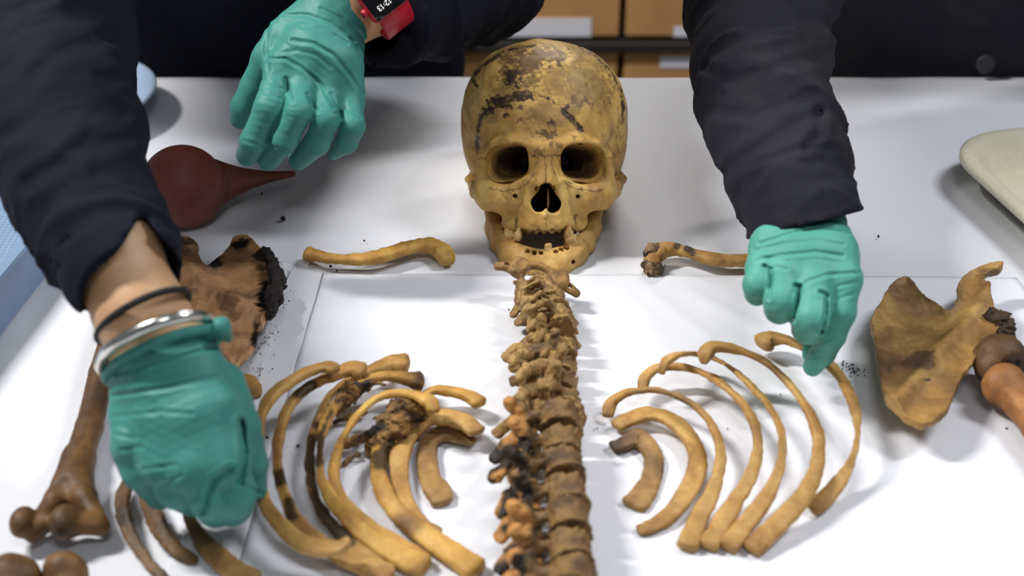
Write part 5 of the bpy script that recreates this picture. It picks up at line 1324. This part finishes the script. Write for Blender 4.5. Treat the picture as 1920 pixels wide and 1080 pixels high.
# sweep's level direction degenerates on a loop, so give the strap explicit sides
V = []; F = []; n_ = len(pp); tg = np.gradient(pp, axis=0); tg /= np.linalg.norm(tg, axis=1)[:, None]
for i in range(n_):
    out = np.cross(tg[i], (1, 0, 0)); w_ = 10.5 + 4 * abs(i / (n_ - 1) * 2 - 1) ** 2
    for (sx, so_) in ((-1, -1.2), (-1, 1.0), (-.8, 1.5), (.8, 1.5), (1, 1.0), (1, -1.2)): V.append(pp[i] + np.array([sx * w_, 0, 0]) + out * so_)
for i in range(n_ - 1):
    for j in range(6): k = (j + 1) % 6; F.append((i * 6 + j, i * 6 + k, (i + 1) * 6 + k, (i + 1) * 6 + j))
F.append(tuple(range(6))); F.append(tuple((n_ - 1) * 6 + j for j in range(6))[::-1])
wadd('watch_strap', V, F, M['red'])
SEG = {'1': ['r'], '2': ['t', 'ur', 'm', 'll', 'b'], '3': ['t', 'ur', 'm', 'lr', 'b']}
def digit_parts(ch, x0, y0, w=3.6, h=6.6):
    P0 = {'1': [[(.25, .8), (.6, 1), (.6, 0)]], '2': [[(0, .78), (.15, .95), (.5, 1), (.85, .92), (1, .72), (.8, .48), (0, 0), (1, 0)]], '3': [[(0, .9), (.4, 1), (.85, .93), (.95, .75), (.75, .55), (.4, .52)], [(.4, .52), (.85, .45), (1, .25), (.85, .06), (.4, 0), (0, .1)]],
          ':': [[(.4, .3), (.6, .3)], [(.4, .7), (.6, .7)]]}[ch]
    out = []
    for st_ in P0:
        q = np.array([(x0 + a * w, y0 + b * h, 5.5) for a, b in st_])
        for a, b in zip(q[:-1], q[1:]):
            d_ = b - a; d_ /= np.linalg.norm(d_); s_ = np.array([-d_[1], d_[0], 0]) * .22; a2, b2 = a - d_ * .3, b + d_ * .3
            out.append((np.array([a2 - s_, b2 - s_, b2 + s_, a2 + s_, a2 - s_ + [0, 0, .15], b2 - s_ + [0, 0, .15], b2 + s_ + [0, 0, .15], a2 + s_ + [0, 0, .15]]), [(3, 2, 1, 0), (4, 5, 6, 7), (0, 1, 5, 4), (1, 2, 6, 5), (2, 3, 7, 6), (3, 0, 4, 7)]))
    return out
x = -2.6; dd = []
for ch in '12:13':
    w = 1.2 if ch == ':' else 2.0; dd += digit_parts(ch, x, 8.6, w, 3.8); x += w + .7
V, F = join(dd); V = V * [-1, 1, 1]                        # watch reads from the wearer's side: its right is our lower left
V = V * [1, 1, 1]; F = [tuple(q[::-1]) for q in F]
wadd('clock_digits', V, F, M['digits'])

# ---- right person
hC = Hand([[(352, 300, 1.005, 66), (330, 372, .992, 62), (334, 405, 1.000, 54), (370, 370, 1.04, 44)], [(452, 335, .998, 76), (436, 440, .985, 72), (434, 475, .992, 64), (460, 430, 1.03, 50)],
           [(596, 370, .993, 82), (576, 520, .980, 78), (562, 570, .990, 66), (585, 500, 1.03, 52)], [(722, 345, .998, 82), (708, 490, .992, 70), (668, 600, 1.000, 62), (625, 680, 1.014, 55), (585, 738, 1.024, 46)],
           [(700, 300, 1.03, 70), (640, 450, 1.045, 60), (600, 590, 1.045, 52), (580, 680, 1.040, 44)]],
          [[(470, 120, 1.05, 120), (410, 210, 1.022, 106), (355, 300, 1.008, 72)], [(510, 120, 1.05, 120), (480, 230, 1.015, 110), (455, 335, 1.0, 80)], [(560, 110, 1.05, 120), (580, 240, 1.01, 115), (598, 370, .995, 86)],
           [(610, 110, 1.05, 120), (670, 230, 1.015, 115), (718, 345, 1.0, 86)], [(500, -90, 1.105, 100), (525, -20, 1.085, 120), (545, 50, 1.065, 160), (550, 110, 1.055, 156)]],
          D(1520, 540, 1.01), c8, 1 / 2.4)
shBr = np.array([.37, TY1 - .06, T + .42]); shBl = np.array([.75, TY1 - .02, T + .42])
wC = D(1500, 400, 1.055); elC = D(1424, 20, 1.26)
tB = .585; YB = TY1 + .16
pB = person(YB, tB, [shBr, shBl], [([shBr, elC, D(1450, 200, 1.14), wC, D(1508, 430, 1.045)], [50, 41, 34, 26, 24]), ([shBl, (.84, TY1 + .02, T + .14), (.86, TY1 + .16, T - .10), (.86, TY1 + .14, T - .19)], [50, 38, 28, 20])],
            [hC], np.array([.55, TY1 - .12, T + .66]), 'person in a dusty dark jacket at right, one gloved finger pinning a rib')
nC = planeN(D(1406, 449, 1.05), D(1600, 400, 1.05)); nC = nC if nC @ (D(1520, 520, 1.0) - D(1500, 400, 1.05)) > 0 else -nC
cutC = (D(1503, 424, 1.05), nC, ([D(1518, 470, 1.04), D(1502, 400, 1.062), D(1490, 350, 1.075)], [27, 27, 24]))
jB = jacket(pB, D(1600, 200, 1.2),
            [([(tB, YB, T - .10), (tB, YB, T + .10), (tB, YB - .05, T + .28)], [155, 152, 140], 40), ([(tB - .125, YB, T - .1), (tB - .12, YB, T + .2), shBr], [120, 118, 85], 40), ([(tB + .12, YB, T - .1), (tB + .12, YB, T + .2), shBl], [120, 118, 85], 40), ([shBr, shBl], [85, 82], 30)],
            [([shBr, elC, D(1428, 130, 1.19), D(1450, 240, 1.13), D(1478, 330, 1.085), D(1510, 425, 1.045), D(1516, 450, 1.04)], [80, 59, 51, 50, 44, 38, 37], elC - wC, cutC),
             ([shBl, (.84, TY1 + .02, T + .14), (.86, TY1 + .16, T - .10)], [78, 56, 44], (0, 0, 1), None)],
            None, M['navy_b'], (.10, .78, T - .14), (.98, TY1 + .40, T + .54), 3.2, 430,
            creases=[([(1325, 130), (1375, 152), (1480, 118), (1600, 92)], 4, 7), ([(1350, 335), (1400, 292), (1480, 240), (1540, 212)], 4.5, 8), ([(1400, 312), (1470, 286), (1560, 276), (1585, 285)], 2.6, 4), ([(1512, 276), (1538, 250), (1536, 210)], 4, 6), ([(1330, 205), (1400, 215), (1460, 190)], 3, 7), ([(1395, 320), (1385, 380), (1400, 430)], 2, 5), ([(1520, 30), (1560, 50)], 4, 7)],
            folds=[(D(1330, 190, 1.12), 18, -4), (D(1345, 260, 1.10), 26, 6), (D(1550, 85, 1.18), 22, 8), (D(1450, 300, 1.02), 30, 7), (D(1540, 270, 1.08), 22, 5), (D(1400, 130, 1.13), 34, 5)])
gC = make_glove('glove', hC, pB, M['glove_lit'], D(1505, 420, 1.05) - D(1520, 560, 1.0), 440, [(D(1478, 290, 1.1), D(1480, 300, 1.09) - D(1520, 470, 1.03))], None, h=1.0, amp=.8, creases=CRC,
                wr=[(D(*c8((560, 130)), 1.0), D(1505, 420, 1.05) - D(1520, 560, 1.0), 34, .5), (D(*c8((760, 350)), .99), (0, 0, 1), 14, .5)])
t = NT('jacket_button')
V, F = lathe([(-.003, .004), (-.002, .0095), (.001, .0105), (.0025, .0095), (.002, .006), (.0022, .004)], (0, 0, 0), (0, -1, .1), 28)
def on_torso(px, py):
    r_ = ray(px, py); return CAM + r_ * ((TY1 - .006 - CAM[1]) / r_[1])
add('button', V + on_torso(1848, 120), F, t.out(srgb(44, 42, 46), .5), parent=pB)
